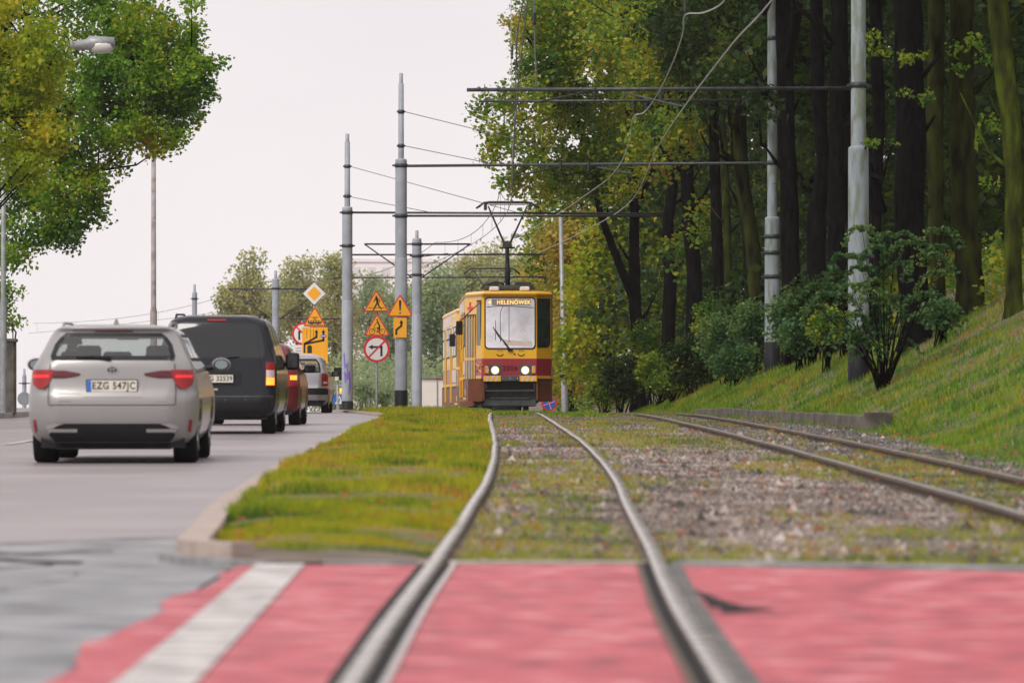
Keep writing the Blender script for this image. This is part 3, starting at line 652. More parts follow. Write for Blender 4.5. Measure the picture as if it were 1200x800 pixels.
# trees behind the forked one, lighter and yellower
def crowned(name, label, px, D, cr, m, hw=6, bark='bark_dark', per=26, size=.2, crad=.7, twigs=30, group=None, topy=None, z0=None, cat='tree'):
    X = (px-600)*D/F; z = float(gz(X, D))-.2 if z0 is None else z0
    cs = [pell(a, b_, D+dd, rx_, ry, n) for (a, b_, rx_, ry, n, dd) in cr]; allc = np.concatenate(cs)
    top = topy if topy is not None else np.percentile(allc[:, 2], 85)
    pts = [(X, D, z), (X+.1, D, z+(top-z)*.4), (X+random.uniform(-.4, .4), D, z+(top-z)*.75), (X+random.uniform(-.5, .5), D, top)]
    k = D/F
    return tree(name, label, (X, D, z), [(pts, [hw*k*1.2, hw*k*.8, hw*k*.5, hw*k*.15])], cs, m, bark, per, size, crad, cat=cat, group=group, twigs=twigs)
g2 = 'yellowing trees behind the tram'
crowned('yellowing_tree', 'golden yellow tree filling the gap left of the forked trunk', 712, 178, [(706, 340, 44, 60, 90, 0), (690, 400, 40, 50, 70, 0), (720, 280, 40, 40, 50, 0)], 'leaf_yellow', 4, group=g2, per=30, size=.2)
crowned('yellowing_tree', 'amber tree with drooping leaves directly right of the tram roof', 668, 196, [(672, 330, 30, 70, 80, 0), (662, 420, 30, 50, 60, 0), (652, 290, 26, 34, 30, 0)], 'leaf_amber', 4, group=g2, per=28, size=.2)
crowned('yellowing_tree', 'green and yellow tree showing between the forked and the bent trunk', 765, 186, [(765, 330, 40, 90, 110, 0), (775, 240, 50, 60, 60, 0)], 'leaf_yellow', 4, group=g2, per=30, size=.22)
crowned('yellowing_tree', 'yellow green tree showing behind the straight trunk with leafy shoots', 825, 190, [(825, 300, 36, 80, 80, 0), (840, 220, 50, 60, 50, 0)], 'leaf_mixed', 4, group=g2, per=30, size=.22)
crowned('yellowing_tree', 'tall pale green tree rising above the tram pantograph', 640, 205, [(650, 250, 45, 60, 80, 0), (690, 225, 45, 50, 60, 0), (640, 300, 30, 36, 40, 0)], 'leaf_mixed', 4, group=g2, per=28, size=.2)
# deep wood: reads as one dark mass
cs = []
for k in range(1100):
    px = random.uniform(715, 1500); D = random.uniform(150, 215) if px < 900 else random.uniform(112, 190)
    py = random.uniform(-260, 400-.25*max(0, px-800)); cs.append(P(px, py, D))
tag(leaves('deep_wood_and_shade', cs, 1.5, 120, .27, 'leaf_dark'), kind='stuff')
cs = []  # unseen leaf canopy above the frame, added to shade the wood below
for k in range(620):
    D = random.uniform(66, 190); cs.append((random.uniform(3, 27), D, D*.0864+2.2+random.uniform(0, 3.5)))
tag(leaves('deep_wood_and_shade', cs, 1.6, 60, .4, 'leaf_dark'), kind='stuff')
# low cover under the trees
cs = []
for k in range(900):
    D = random.uniform(62, 185); s_ = random.uniform(4.6, 15) if D < 95 else random.uniform(3.6-1.6*(D > 130), 14); x = float(embx(D))+s_
    cs.append((x, D, float(gz(x, D))+random.uniform(.05, .5)*(1 if D > 95 else .5)))
tag(leaves('undergrowth', cs, .55, 60, .14, 'leaf_mixed'), kind='stuff')
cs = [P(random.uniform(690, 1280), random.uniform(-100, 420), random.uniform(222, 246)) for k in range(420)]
tag(leaves('deep_wood_and_shade', cs, 2.4, 60, .62, 'leaf_dark'), kind='stuff')
cs = [P(random.uniform(652, 720), random.uniform(448, 484), random.uniform(192, 225)) for k in range(70)]
tag(leaves('far_scrub', cs, .8, 50, .16, 'leaf_mixed'), kind='stuff')
# bushes along the top of the grass
def bush(label, px, py, rx_, ry, m, n=60, D=None, size=.11, per=26, dd=1.0, name='bush'):
    if D is None: X, D = hit(px, min(py+ry*.9, 474)); D += dd
    X = (px-600)*D/F; z = float(gz(X, D))
    c = P(px, py, D); r = (rx_*D/F, rx_*D/F*.8, ry*D/F)
    cl = ell(c, r, n, .3); base = np.array((X, D, z-.05))
    o = thing(name, tuple(base), label, 'bush', 'bushes along the edge of the wood')
    mb = MB()
    for i in rng.choice(len(cl), min(14, n), replace=False):
        q = cl[i]-base; mb.tube([(random.uniform(-.15, .15), 0, 0), q*.5+np.array((0, 0, .08)), q], [.018, .012, .005], 5)
    mb.build('stem', 'bark_dark', o); leaves('foliage', cl-base, .28, per, size, m, o, .2)
    return o
bush('round dark green bush at the left foot of the forked tree', 728, 440, 26, 30, 'leaf_dark', 80, D=146)
bush('reddish brown and green bush right of the forked trunk base', 772, 436, 26, 28, 'leaf_mixed', 80, D=138, size=.1)
bush('leafy bush below the straight trunk with shoots', 812, 420, 34, 30, 'leaf_dark', 100, D=130)
bush('wide bush with pale leaf undersides midway up the bank', 852, 396, 36, 36, 'leaf_blue', 110, D=122, size=.1)
bush('glossy bush beside the far concrete tram pole', 884, 382, 26, 36, 'leaf_blue', 90, D=118, size=.09)
bush('dense bush just right of the far concrete tram pole', 928, 372, 28, 32, 'leaf_blue', 100, D=110, size=.09)
bush('dark bush between the far pole and the leafy sapling', 955, 352, 32, 32, 'leaf_dark', 90, D=104, size=.1)
bush('low bush at the base of the dark trunks beyond the front pole', 992, 345, 30, 26, 'leaf_dark', 70, D=98)
bush('yellow green bush between the forked and the bent trunk', 760, 400, 24, 26, 'leaf_mixed', 70, D=148, size=.1)
bush('tall leafy bush directly right of the straight trunk with shoots', 838, 372, 26, 30, 'leaf_mixed', 90, D=132, size=.1)
bush('low reddish bush spilling onto the grass below the bent trunk', 790, 446, 26, 18, 'leaf_mixed', 60, D=132, size=.09)
bush('pale bush spilling onto the grass left of the far concrete tram pole', 862, 420, 30, 20, 'leaf_blue', 80, D=116, size=.09)
bush('bush in shade above the pale ones, left of the far concrete tram pole', 868, 350, 26, 26, 'leaf_dark', 70, D=126, size=.1)
bush('fresh green bush spilling onto the grass right of the far concrete tram pole', 938, 392, 24, 20, 'leaf_blue', 70, D=104, size=.09)
bush('small bush just left of the front concrete tram pole', 968, 380, 20, 18, 'leaf_mixed', 50, D=96, size=.09)
bush('small low shrub on the grass beside the lamp post right of the tram', 706, 462, 20, 10, 'leaf_mixed', 36, D=150, size=.1)
bush('low tangle of weeds at the foot of the stout mossy trunk', 1104, 366, 18, 12, 'leaf_blue', 26, D=84, size=.1)
# the sapling in front of the front pole: feathery compound leaves
D = 80.0; X, z = (1036-600)*D/F, float(gz((1036-600)*D/F, D)); base = np.array((X, D, z-.05))
o = thing('sapling', tuple(base), 'feathery blue green sapling partly covering the front concrete tram pole', 'sapling')
cl = []; mb = MB()
spots = [(972, 372), (990, 388), (965, 335), (1012, 400), (1020, 340), (985, 300), (1000, 335), (975, 345), (1010, 315), (1030, 330), (995, 370), (1020, 385), (1040, 370), (1060, 350), (1050, 275), (1070, 285), (1090, 300), (1105, 320), (1085, 345), (1065, 310), (1035, 290), (1110, 290), (960, 360), (1075, 372), (1010, 268), (1045, 395), (1000, 395), (1025, 352), (1098, 270)]
for px, py in spots:
    e = np.array(P(px, py, D+random.uniform(-.6, .5)))-base; st = np.array((random.uniform(-.12, .12), 0, 0))
    mb.tube([st, e*.55+np.array((0, 0, .1)), e], [.016, .010, .004], 5)
    for k in range(4):
        a = random.uniform(0, 6.28); L = .50; dv = np.array((math.cos(a), .6*math.sin(a), 0))
        f = [e+dv*L*t+np.array((0, 0, .10*math.sin(t*2.4)-.34*t*t)) for t in np.linspace(0, 1, 9)]
        mb.tube(f, .004, 4); cl += f
mb.build('stem', 'bark_dark', o)
leaves('foliage', cl, .06, 5, .075, 'leaf_blue', o, .4)

# left: the two maples, and ivy on the wall
gl = 'street maples on the left'
def maple(label, base, trunk, cr, m, size, crad, per):
    o = tree('maple_tree', label, base, trunk, [pell(a, b_, D_, rx_, ry, n, rd) for (a, b_, D_, rx_, ry, n, rd) in cr], m, 'bark_dark', per, size, crad, group=gl, twigs=80, droop=.5)
    return o
b = (-15.2, 121, float(rdz(121))+.05)
maple('tall green maple reaching out over the road on the left', b, [([b, (-15, 121, 3), (-14.2, 121, 6), (-13, 121, 10), (-12, 121, 14)], [.35, .28, .24, .16, .06]), ([(-12.6, 121, 6), (-11, 120.5, 8), (-9.5, 120, 9), (-8.2, 120, 8.8)], [.14, .10, .06, .02]),
      ([(-15, 121, 4), (-12.8, 120.6, 5.8), (-10.6, 120, 6)], [.10, .06, .02])],
      [(60, 40, 121, 130, 110, 230, 2.6), (175, 90, 120, 72, 72, 150, 1.6), (120, 120, 119, 90, 70, 100, 1.5), (160, 40, 120, 70, 50, 70, 1.4), (30, 180, 120, 70, 70, 90, 1.6), (60, 240, 119, 56, 50, 46, 1.3), (205, 40, 120, 30, 36, 24, .9), (212, 85, 119, 36, 22, 22, .9), (210, 130, 120, 22, 22, 16, .8), (178, 158, 119, 34, 24, 30, .9), (100, 160, 120, 60, 60, 70, 1.6), (90, 215, 119, 42, 46, 46, 1.4), (115, 245, 119, 16, 14, 7, .6), (75, 262, 119, 26, 22, 18, .8),
       (20, 260, 120, 50, 44, 40, 1.5), (15, 292, 119, 30, 18, 14, .8), (150, -20, 121, 60, 60, 40, 1.6), (-20, 0, 122, 120, 160, 130, 3), (238, 74, 119, 28, 11, 14, .5), (222, 105, 119, 26, 26, 18, .7), (222, 2, 119, 10, 7, 3, .4)], 'leaf_green', .115, .36, 46)
b = (-12.9, 99, float(rdz(99))+.05)
maple('yellow tinged maple nearer the camera at the left edge', b, [([b, (-12.8, 99, 3), (-12.4, 99, 6), (-12, 99, 10)], [.3, .24, .2, .08]), ([(-12.4, 99, 5), (-11, 99, 6.4), (-10, 99, 7)], [.1, .06, .02])],
      [(20, 90, 99, 56, 56, 60, 1.2), (10, 150, 99, 56, 60, 60, 1.2), (50, 60, 98, 30, 34, 20, .8), (58, 150, 98, 26, 24, 16, .6), (10, 30, 99, 66, 50, 50, 1.2), (30, 195, 98, 30, 20, 14, .6), (-40, 80, 100, 60, 120, 50, 1.6)], 'leaf_yellow', .115, .34, 44)
for lab, cr, mm, ba in (('hanging ivy and shrub growing over the concrete wall pillar', [(4, 345, 108, 10, 22, 16, .4), (8, 375, 108, 8, 12, 8, .3), (2, 300, 108, 9, 18, 9, .4), (20, 340, 108, 5, 4, 2, .1), (22, 375, 108, 4, 8, 2, .1), (3, 400, 108, 6, 10, 6, .3)], 'leaf_green', (-12.2, 108.4, 1.2)),):
    cl = np.concatenate([pell(a, b_, D_, rx_, ry, n, rd) for (a, b_, D_, rx_, ry, n, rd) in cr]); o = thing('shrub', ba, lab, 'shrub'); bb = np.array(ba)
    mb = MB()
    for c in cl[:18]: q = c-bb; mb.tube([(0, 0, 0), q*.5+np.array((0, 0, .1)), q], [.02, .012, .004], 5)
    mb.build('stem', 'bark_dark', o); leaves('foliage', cl-bb, .26, 30, .09, mm, o, .4)

# distant trees, haze put into their leaf colours
g3 = 'far hazy trees beyond the hill crest'
far = [(285, 250, [(285, 345, 22, 30, 40, 0), (297, 312, 6, 16, 5, 0), (275, 380, 20, 40, 26, 0)], 'leaf_far_hazed', 'far pale tree with a thin upright tip, leftmost beyond the van'),
 (318, 300, [(318, 375, 24, 40, 50, 0), (335, 350, 20, 30, 20, 0)], 'leaf_far_hazed', 'far hazy tree behind the first small trolley pole'),
 (352, 290, [(352, 360, 24, 50, 60, 0), (345, 325, 8, 24, 7, 0), (362, 318, 6, 20, 5, 0)], 'leaf_far_hazed', 'far hazy tree behind the yellow diamond sign'),
 (392, 280, [(392, 350, 26, 50, 60, 0), (388, 420, 24, 50, 40, 0), (385, 315, 7, 18, 5, 0), (398, 310, 5, 20, 4, 0)], 'leaf_far_hazed', 'far hazy tree between the yellow diamond sign and the tall grey pole'),
 (432, 320, [(432, 365, 28, 46, 60, 0), (430, 430, 30, 46, 44, 0)], 'leaf_far_green_hazed', 'far grey green tree behind the triangular warning signs'),
 (470, 270, [(470, 370, 26, 50, 60, 0), (464, 435, 30, 44, 44, 0)], 'leaf_far_green_hazed', 'far green tree behind the tallest grey trolley pole'),
 (512, 250, [(512, 355, 30, 46, 66, 0), (510, 420, 26, 56, 56, 0)], 'leaf_far_green_hazed', 'far green tree left of the second tram car'),
 (552, 300, [(552, 340, 34, 42, 66, 0), (545, 312, 18, 18, 12, 0), (570, 305, 16, 18, 10, 0)], 'leaf_far_hazed', 'far yellowish tree above the second tram car'),
 (600, 290, [(600, 325, 36, 40, 60, 0), (590, 400, 50, 60, 60, 0)], 'leaf_far_hazed', 'far yellowish tree seen behind the raised pantograph'),
 (640, 260, [(640, 360, 34, 60, 80, 0), (645, 440, 36, 50, 50, 0)], 'leaf_amber', 'far orange tree directly behind the right side of the tram'),
 (690, 240, [(690, 420, 40, 56, 80, 0)], 'leaf_far_hazed', 'far pale tree behind the slim lamp post')]
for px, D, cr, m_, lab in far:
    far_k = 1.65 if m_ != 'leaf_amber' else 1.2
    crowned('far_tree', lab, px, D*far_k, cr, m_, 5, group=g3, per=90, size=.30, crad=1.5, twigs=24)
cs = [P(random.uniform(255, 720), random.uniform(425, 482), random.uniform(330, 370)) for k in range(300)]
tag(leaves('far_scrub', cs, 1.4, 70, .28, 'leaf_far_green_hazed'), kind='stuff')
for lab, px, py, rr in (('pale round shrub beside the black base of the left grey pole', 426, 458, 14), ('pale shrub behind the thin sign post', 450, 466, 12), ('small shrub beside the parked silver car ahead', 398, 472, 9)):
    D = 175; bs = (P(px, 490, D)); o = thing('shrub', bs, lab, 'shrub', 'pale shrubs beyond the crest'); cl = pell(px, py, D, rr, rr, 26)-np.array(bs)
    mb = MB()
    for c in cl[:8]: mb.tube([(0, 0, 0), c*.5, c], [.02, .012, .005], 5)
    mb.build('stem', 'bark_grey', o); leaves('foliage', cl, .28, 24, .1, 'leaf_far_green_hazed', o)
#@@POLES
# ------------------------------------------------------------------ poles and overhead line
def pole(name, label, px, D, by, lw, uw, jy, ty, m='pole_grey', tipw=None, tipy=None, black=True, cat='pole', group='tram line poles along the track', joints=(), bands=(), z0=None):
    X = (px-600)*D/F; z = float(gz(X, D))-.05 if z0 is None else z0
    o = thing(name, (X, D, z), label, cat, group); k = D/F; H = lambda y: (HY-y)*k-z
    lr, ur = lw*k/2, uw*k/2
    a = MB(); a.lathe([(lr*1.03, .0), (lr*1.0, H(jy)-.05), (lr*.98, H(jy)), (ur, H(jy)+.03)], n=24); a.build('lower_shaft', m, o)
    a = MB(); t = H(ty)-(.0 if tipw is None else 0); a.lathe([(ur*1.02, H(jy)-.1), (ur*.95, t), (0.001, t+.01)], n=20); a.build('upper_shaft', m, o)
    if tipw: a = MB(); a.lathe([(tipw*k/2, t-.02), (tipw*k/2, H(tipy)), (.001, H(tipy)+.01)], n=14); a.build('tip', m, o)
    if black:
        a = MB(); hb = H(by)+black; a.lathe([(lr*1.05, -.02), (lr*1.05, hb), (lr*1.0, hb+.004)], n=24); a.build('painted_foot', 'black_paint', o)
    for y in bands:
        rr = (lr if y > jy else ur)*1.10; a = MB(); h = H(y); a.lathe([(rr*.9, h-.05), (rr, h-.05), (rr, h+.05), (rr*.9, h+.05)], n=20)
        for s in (-1, 1): a.box((s*rr*1.12, 0, h), (rr*.5, .06, .05)); 
        a.build('clamp', 'steel_dark', o)
    o['_k'] = k; o['_z'] = z
    return o
def arm(o, p0, p1, r, nm='span_arm', m='steel_dark', parent=None):
    """a tube between two world points, child of o"""
    L = np.array(o.location); a = MB(); a.tube([np.array(p0)-L, np.array(p1)-L], r, 8); return a.build(nm, m, parent or o)
def insul(o, p, r=.045, parent=None, vertical=True):
    L = np.array(o.location); p = np.array(p)-L; a = MB()
    a.lathe([(r*.4, -.12), (r, -.09), (r*.5, -.06), (r, -.03), (r*.5, 0), (r, .03), (r*.5, .06), (r, .09), (r*.4, .12)], tuple(p), 10, 'z' if vertical else 'x'); return a.build('insulator', 'tram_dark', parent or o)

A = pole('tram_pole', 'thick concrete pole nearest the camera, on the bank behind the sapling', 1006, 86, 433, 24, 17.5, 173, -90, 'pole_conc', black=.72, bands=(100, 300))
B = pole('tram_pole', 'concrete pole with metal straps beside the bushes, second on the right', 905, 115, 427, 17.5, 11.5, 255, -60, 'pole_conc', black=.55, bands=(117, 191, 45, 277, 296, 324, 358))
C_ = pole('tram_pole', 'tallest grey pole carrying the exclamation sign, left of the tram', 470, 125, 474, 13.6, 6.6, 187, 98, 'pole_grey', 4.4, 86, black=.38, bands=(131, 171, 194, 253))
Dp_ = pole('tram_pole', 'grey pole with purple graffiti near its black foot', 407, 145, 482, 12, 6.6, 243, 166, 'pole_grey', 4.6, 157, black=.32, bands=(195, 230, 249, 288))
E_ = pole('tram_pole', 'short grey pole with a double bracket, close right of the tallest one', 488.5, 175, 520, 11, 8.6, 280, 280, 'pole_grey', 4, 270, black=False, bands=(286, 300, 322))
F_ = pole('tram_pole', 'far grey pole with a double bracket behind the black van roof', 323, 217, 520, 8.4, 6.4, 327, 327, 'pole_grey', 3.6, 317, black=False, bands=(338,))
G_ = pole('tram_pole', 'small far grey pole tip left of the black van roof', 228, 240, 520, 6, 5, 343, 343, 'pole_grey', 3, 333, black=False, bands=(350,))
H_ = pole('tram_pole', 'smallest far pole between the wall and the silver estate car', 28.5, 260, 520, 5, 4.4, 440, 440, 'pole_grey', 3, 432, black=False, bands=(449,))
for q in (A, B, C_, Dp_, E_, F_, G_, H_):
    for kk in ('_k', '_z'): del q[kk]
# wider foot section on the tall left poles
for o, px, D, w, y in ((C_, 470, 125, 14.6, 302), (Dp_, 407, 145, 13, 352), (E_, 488.5, 175, 12, 368)):
    k = D/F; a = MB(); z = o.location.z; h = (HY-y)*k-z; r = w*k/2; b0 = .45 if o is not E_ else 0
    a.lathe([(r*1.0, b0+.0), (r, h-.02), (r*.93, h)], n=24); a.build('sleeve', 'pole_grey', o)
    if o is C_ or o is Dp_:
        for c in o.children:
            if c.name.startswith('painted_foot'):
                for v in c.data.vertices: v.co.x *= 1.09; v.co.y *= 1.09
# span arms
arm(A, P(998, 103.5, 86), P(547, 105.5, 86), .034); insul(A, P(775, 113, 86)); insul(A, P(697, 110, 86))
arm(A, P(732, 109, 86), P(800, 125, 84), .016, 'steady_arm'); arm(A, P(690, 107, 86), P(630, 120, 84), .016, 'steady_arm')
arm(B, P(899, 117.5, 115), P(561, 119, 115), .030); arm(B, P(899, 191, 115), P(478, 194.5, 124.5), .038)
insul(B, P(757, 126, 115)); insul(B, P(657, 196, 120)); insul(B, P(690, 196, 119)); arm(B, P(655, 196, 120), P(605, 206, 119), .02, 'steady_arm'); arm(B, P(700, 196, 119), P(742, 204, 118), .02, 'steady_arm')
arm(Dp_, P(412, 249, 145), P(780, 250.5, 145), .034); arm(C_, P(476, 253, 125), P(776, 253, 125.5), .030)
arm(Dp_, P(412, 231, 145), P(505, 249, 145), .010, 'stay_wire', 'wire'); arm(Dp_, P(410, 195, 145), P(606, 249, 145), .010, 'stay_wire', 'wire')
arm(C_, P(474, 131, 125), P(640, 172, 122), .010, 'stay_wire', 'wire'); arm(C_, P(474, 171, 125), P(582, 193, 124), .010, 'stay_wire', 'wire')
arm(E_, P(427, 286, 175), P(551, 286, 175), .034, 'bracket_arm'); arm(E_, P(427, 286, 175), P(484, 326, 175), .026, 'bracket_strut'); arm(E_, P(551, 286, 175), P(493, 326, 175), .026, 'bracket_strut')
arm(E_, P(390, 325.5, 176), P(640, 324.5, 176), .026, 'span_arm'); 
arm(E_, P(412, 298.5, 176), P(640, 298, 176), .034, 'span_arm'); arm(E_, P(492, 301, 175), P(525, 297, 174), .02, 'steady_arm')
arm(F_, P(268, 338.5, 217), P(375, 338.5, 217), .036, 'bracket_arm'); arm(F_, P(268, 338.5, 217), P(318, 374, 217), .03, 'bracket_strut'); arm(F_, P(375, 340, 217), P(328, 374, 217), .03, 'bracket_strut')
arm(F_, P(322, 373, 218), P(402, 373.5, 218), .03, 'span_arm')
arm(H_, P(22, 449, 260), P(36, 449, 260), .03, 'bracket_arm')
# graffiti scrawl lies on the pole surface
a = MB(); k = 145/F; pts = [(-.10, 2.05), (-.06, 1.6), (.0, 1.75), (.02, 1.25), (.07, 1.5), (.10, 1.0), (.05, .8), (.09, 1.25), (-.02, 1.45), (-.05, 1.15), (-.08, 1.5)]
rr = 13*k/2+.004
for p, q in zip(pts[:-1], pts[1:]):
    for t in range(6):
        u = [p[0]+(q[0]-p[0])*(t+s)/6 for s in (0, 1)]; h = [p[1]+(q[1]-p[1])*(t+s)/6 for s in (0, 1)]; w = .022
        V = [(x+dx, -math.sqrt(max(rr*rr-(x+dx)**2, .0001)), zz+dz) for (x, zz) in zip(u, h) for (dx, dz) in ((-w, -w), (w, w))]
        a.add(V, [(0, 1, 3, 2)])
a.build('graffiti', 'graffiti', Dp_)
# catenaries
def catenary(Xf, sup, label, zc=5.62, zm=6.9, m='wire', d_end=290, off=0.0):
    o = thing('overhead_wire', (0, 0, 0), label, 'overhead wire', 'overhead tram wires')
    zg = lambda D: max(float(trz(D)), -.2)*.0+ (0 if D < 130 else min(0, (float(trz(D))+.22))*.28)
    c = MB(); Ds = np.concatenate([np.arange(20, 130, 4), np.arange(130, d_end, 6)])
    c.tube([(float(Xf(D))+off, D, zc+zg(D)) for D in Ds], .011, 6); c.build('contact_wire', m, o)
    w = MB(); pts = []; drop = []
    for a_, b_ in zip(sup[:-1], sup[1:]):
        for t in np.linspace(0, 1, 11)[:-1]:
            D = a_+(b_-a_)*t; z = zc+zg(D)+.35+(zm-zc-.35)*(.4 if a_ > 140 else 1)*(2*t-1)**2; pts.append((float(Xf(D))+off*.5, D, z))
        for t in (.12, .3, .5, .7, .88): D = a_+(b_-a_)*t; drop.append((D, zc+zg(D), zc+zg(D)+.35+(zm-zc-.35)*(.4 if a_ > 140 else 1)*(2*t-1)**2))
    w.tube(pts, .012, 6); w.build('messenger_wire', m, o)
    for D, z0, z1 in drop:
        q = MB(); q.tube([(float(Xf(D))+off, D, z0), (float(Xf(D))+off*.5, D, z1)], .006, 5); q.build('dropper', m, o)
    return o
catenary(Xt, [30, 86, 124, 145, 175, 217, 240, 290], 'dark wires over the running track, from above the tram towards the camera and far left')
o = thing('overhead_wire', (0, 0, 0), 'pale wires sweeping over the empty right hand track in front of the wood', 'overhead wire', 'overhead tram wires')
def wire_px(pts, r, nm, m): 
    a = MB(); q = []
    A_ = [np.array(p, float) for p in pts]
    for i in range(len(A_)-1):
        p0, p1, p2, p3 = A_[max(i-1, 0)], A_[i], A_[i+1], A_[min(i+2, len(A_)-1)]
        for t in np.linspace(0, 1, 8)[:-1]: q.append(.5*((2*p1)+(p2-p0)*t+(2*p0-5*p1+4*p2-p3)*t*t+(3*p1-p0-3*p2+p3)*t**3))
    q.append(A_[-1]); a.tube(q, r, 6); a.build(nm, m, o)
wire_px([(3.9, 40, 5.6), P(905, 0, 65), P(850, 62, 74.6), P(775, 165, 98), P(740, 235, 127), P(690, 268, 148), P(630, 297, 172)], .013, 'contact_wire', 'wire_pale')
wire_px([P(860, -30, 62), P(848, 2, 68), P(825, 15, 73), P(803, 18, 78), P(800, 40, 79), P(789, 72, 82), P(772, 108, 85), P(756, 131, 87), P(742, 138, 88), P(738, 165, 97), P(728, 190, 105), P(713, 209, 113), P(690, 226, 122), P(655, 250, 135), P(610, 275, 155)], .011, 'feeder_wire', 'wire_pale')
wire_px([P(803, 18, 78), P(801, -40, 78)], .02, 'hanger', 'steel_dark'); wire_px([P(742, 138, 88), P(741, 118, 88)], .01, 'hanger', 'steel_dark')
o = thing('tension_wire', (0, 0, 0), 'dark hanging wire with an insulator high in front of the left edge of the wood', 'wire')
wire_px([P(629, 105, 86), P(627, 60, 86), P(626, 0, 86), P(625, -50, 86)], .016, 'wire', 'wire'); insul(o, P(626, 22, 86), .05)
wire_px([P(600, 105, 86), P(599, 60, 86), P(599, -40, 86)], .008, 'wire', 'wire_pale'); insul(o, P(600, 62, 86), .03)
# street lamps
def lathe_head(o, p, L, r, ang, parent=None):
    a = MB(); a.tube([np.array(p)+np.array((0, 0, 0)), np.array(p)+np.array((L*.35, 0, .03)), np.array(p)+np.array((L*.42, 0, .0)), np.array(p)+np.array((L, 0, .02))], [r*.55, r*.7, r, r*.75], 12)
    return a.build('lamp_housing', 'galv', o)
def street_lamp(label, px, D, rad, topy, headpx, heady, hl, m='rust_pole', z0=None, group='street lamps'):
    X = (px-600)*D/F; z = (float(rdz(D))+.1) if z0 is None else z0; o = thing('street_lamp', (X, D, z), label, 'street lamp', group)
    H = (HY-topy)*D/F-z; a = MB(); a.lathe([(rad*1.35, 0), (rad*1.3, H*.32), (rad, H*.33), (rad*.8, H), (.001, H+.01)], n=16); a.build('mast', m, o)
    hx = (headpx-px)*D/F; hz = (HY-heady)*D/F-z; sg = 1 if hx > 0 else -1
    a = MB(); a.tube([(0, 0, H-.02), (hx*.12, 0, H+(hz-H)*.55), (hx*.45, 0, H+(hz-H)*.9), (hx, 0, hz)], rad*.5, 8); a.build('lamp_arm', m, o)
    a = MB(); a.tube([(hx-.1*sg, 0, hz), (hx+sg*hl*.3, 0, hz+.03), (hx+sg*hl*.38, 0, hz+.05), (hx+sg*hl, 0, hz+.07)], [hl*.10, hl*.14, hl*.20, hl*.14], 14); h = a.build('lamp_housing', 'galv', o)
    a = MB(); a.lathe([(.001, -hl*.26), (hl*.13, -hl*.23), (hl*.19, -hl*.14), (hl*.20, -.02), (hl*.18, 0)], (0, 0, 0), 16)
    a.v = [(x*1.7+hx+sg*hl*.66, y, zz+hz+.05) for x, y, zz in a.v]; a.build('lamp_bowl', 'lamp_glass', h)
    return o
street_lamp('lamp with a big rounded head poking out of the yellow tinged maple', 4, 104, .058, 78, 88, 54, .88, 'galv')
street_lamp('rust stained lamp mast rising behind the silver estate car', 180, 150, .085, 120, 150, 95, .6, 'rust_pole')
s1 = street_lamp('slim leaning lamp post with a black box, right of the tram', 663, 185, .10, 252, 668, 250, .1, 'galv', z0=-1.6); s1.rotation_euler.y = -.022
a = MB(); a.box((.0, -.12, 2.95), (.34, .2, .5), bev=.03); a.build('control_box', 'black_paint', s1)
street_lamp('far lamp post with a curved arm bending left over the tram', 641, 250, .13, 300, 612, 277, .6, 'galv', z0=-2.5)

# ------------------------------------------------------------------ signs
def post(name, label, px, D, topy, r, cat='road sign', group=None, m='galv', z0=None):
    X = (px-600)*D/F; z = float(gz(X, D))-.05 if z0 is None else z0; o = thing(name, (X, D, z), label, cat, group)
    a = MB(); a.lathe([(r, 0), (r, (HY-topy)*D/F-z), (.001, (HY-topy)*D/F-z+.01)], n=12); a.build('post', m, o); return o
def rel(o, px, py, D): p = P(px, py, D); return p[0]-o.location.x, p[2]-o.location.z
SG = ['sign_yellow', 'sign_red', 'sign_black', 'sign_white', 'sign_blue', 'sign_back']
def warn(o, px, by, s_px, D, nm, draw=None, y=-.06):
    k = D/F; cx, cz = rel(o, px, by, D); s = s_px*k; a = MB()
    a.plate(tri(cx, cz, s, .07), y, y+.015, 1, 5); g = s*.045
    a.plate(tri(cx, cz+g, s-2*g*1.73, .05), y-.003, y, 0)
    if draw: draw(a, cx, cz, s, y-.006, y-.003)
    return a.build(nm, SG, o)
def d_ped(a, cx, cz, s, y0, y1):
    q = lambda x, z: (cx+x*s, cz+z*s)
    a.plate(circ(*q(-.0, .60), s*.034), y0, y1, 2)
    for p, r_, w in (((.0,.55),(.05,.37),.085), ((.05,.38),(-.03,.24),.055), ((-.03,.24),(-.10,.10),.045), ((.05,.37),(.10,.24),.055), ((.10,.24),(.20,.13),.045), ((.0,.54),(-.06,.47),.035), ((-.06,.47),(-.10,.40),.03), ((.03,.54),(.12,.46),.035), ((.12,.46),(.12,.38),.03), ((-.10,.10),(-.13,.10),.03)):
        stroke(a, q(*p), q(*r_), w*s, y0, y1, 2)
    for x0, x1, z in ((-.30, .32, .175), (-.36, .38, .055)): stroke(a, q(x0, z), q(x1, z), .018*s, y0, y1, 2)
def ring(a, cx, cz, r, w, y0, y1, mi, n=28):
    for i in range(n):
        t0, t1 = 2*math.pi*i/n, 2*math.pi*(i+1)/n
        a.plate([(cx+(r-w)*math.cos(t0), cz+(r-w)*math.sin(t0)), (cx+r*math.cos(t0), cz+r*math.sin(t0)), (cx+r*math.cos(t1), cz+r*math.sin(t1)), (cx+(r-w)*math.cos(t1), cz+(r-w)*math.sin(t1))], y0, y1, mi)
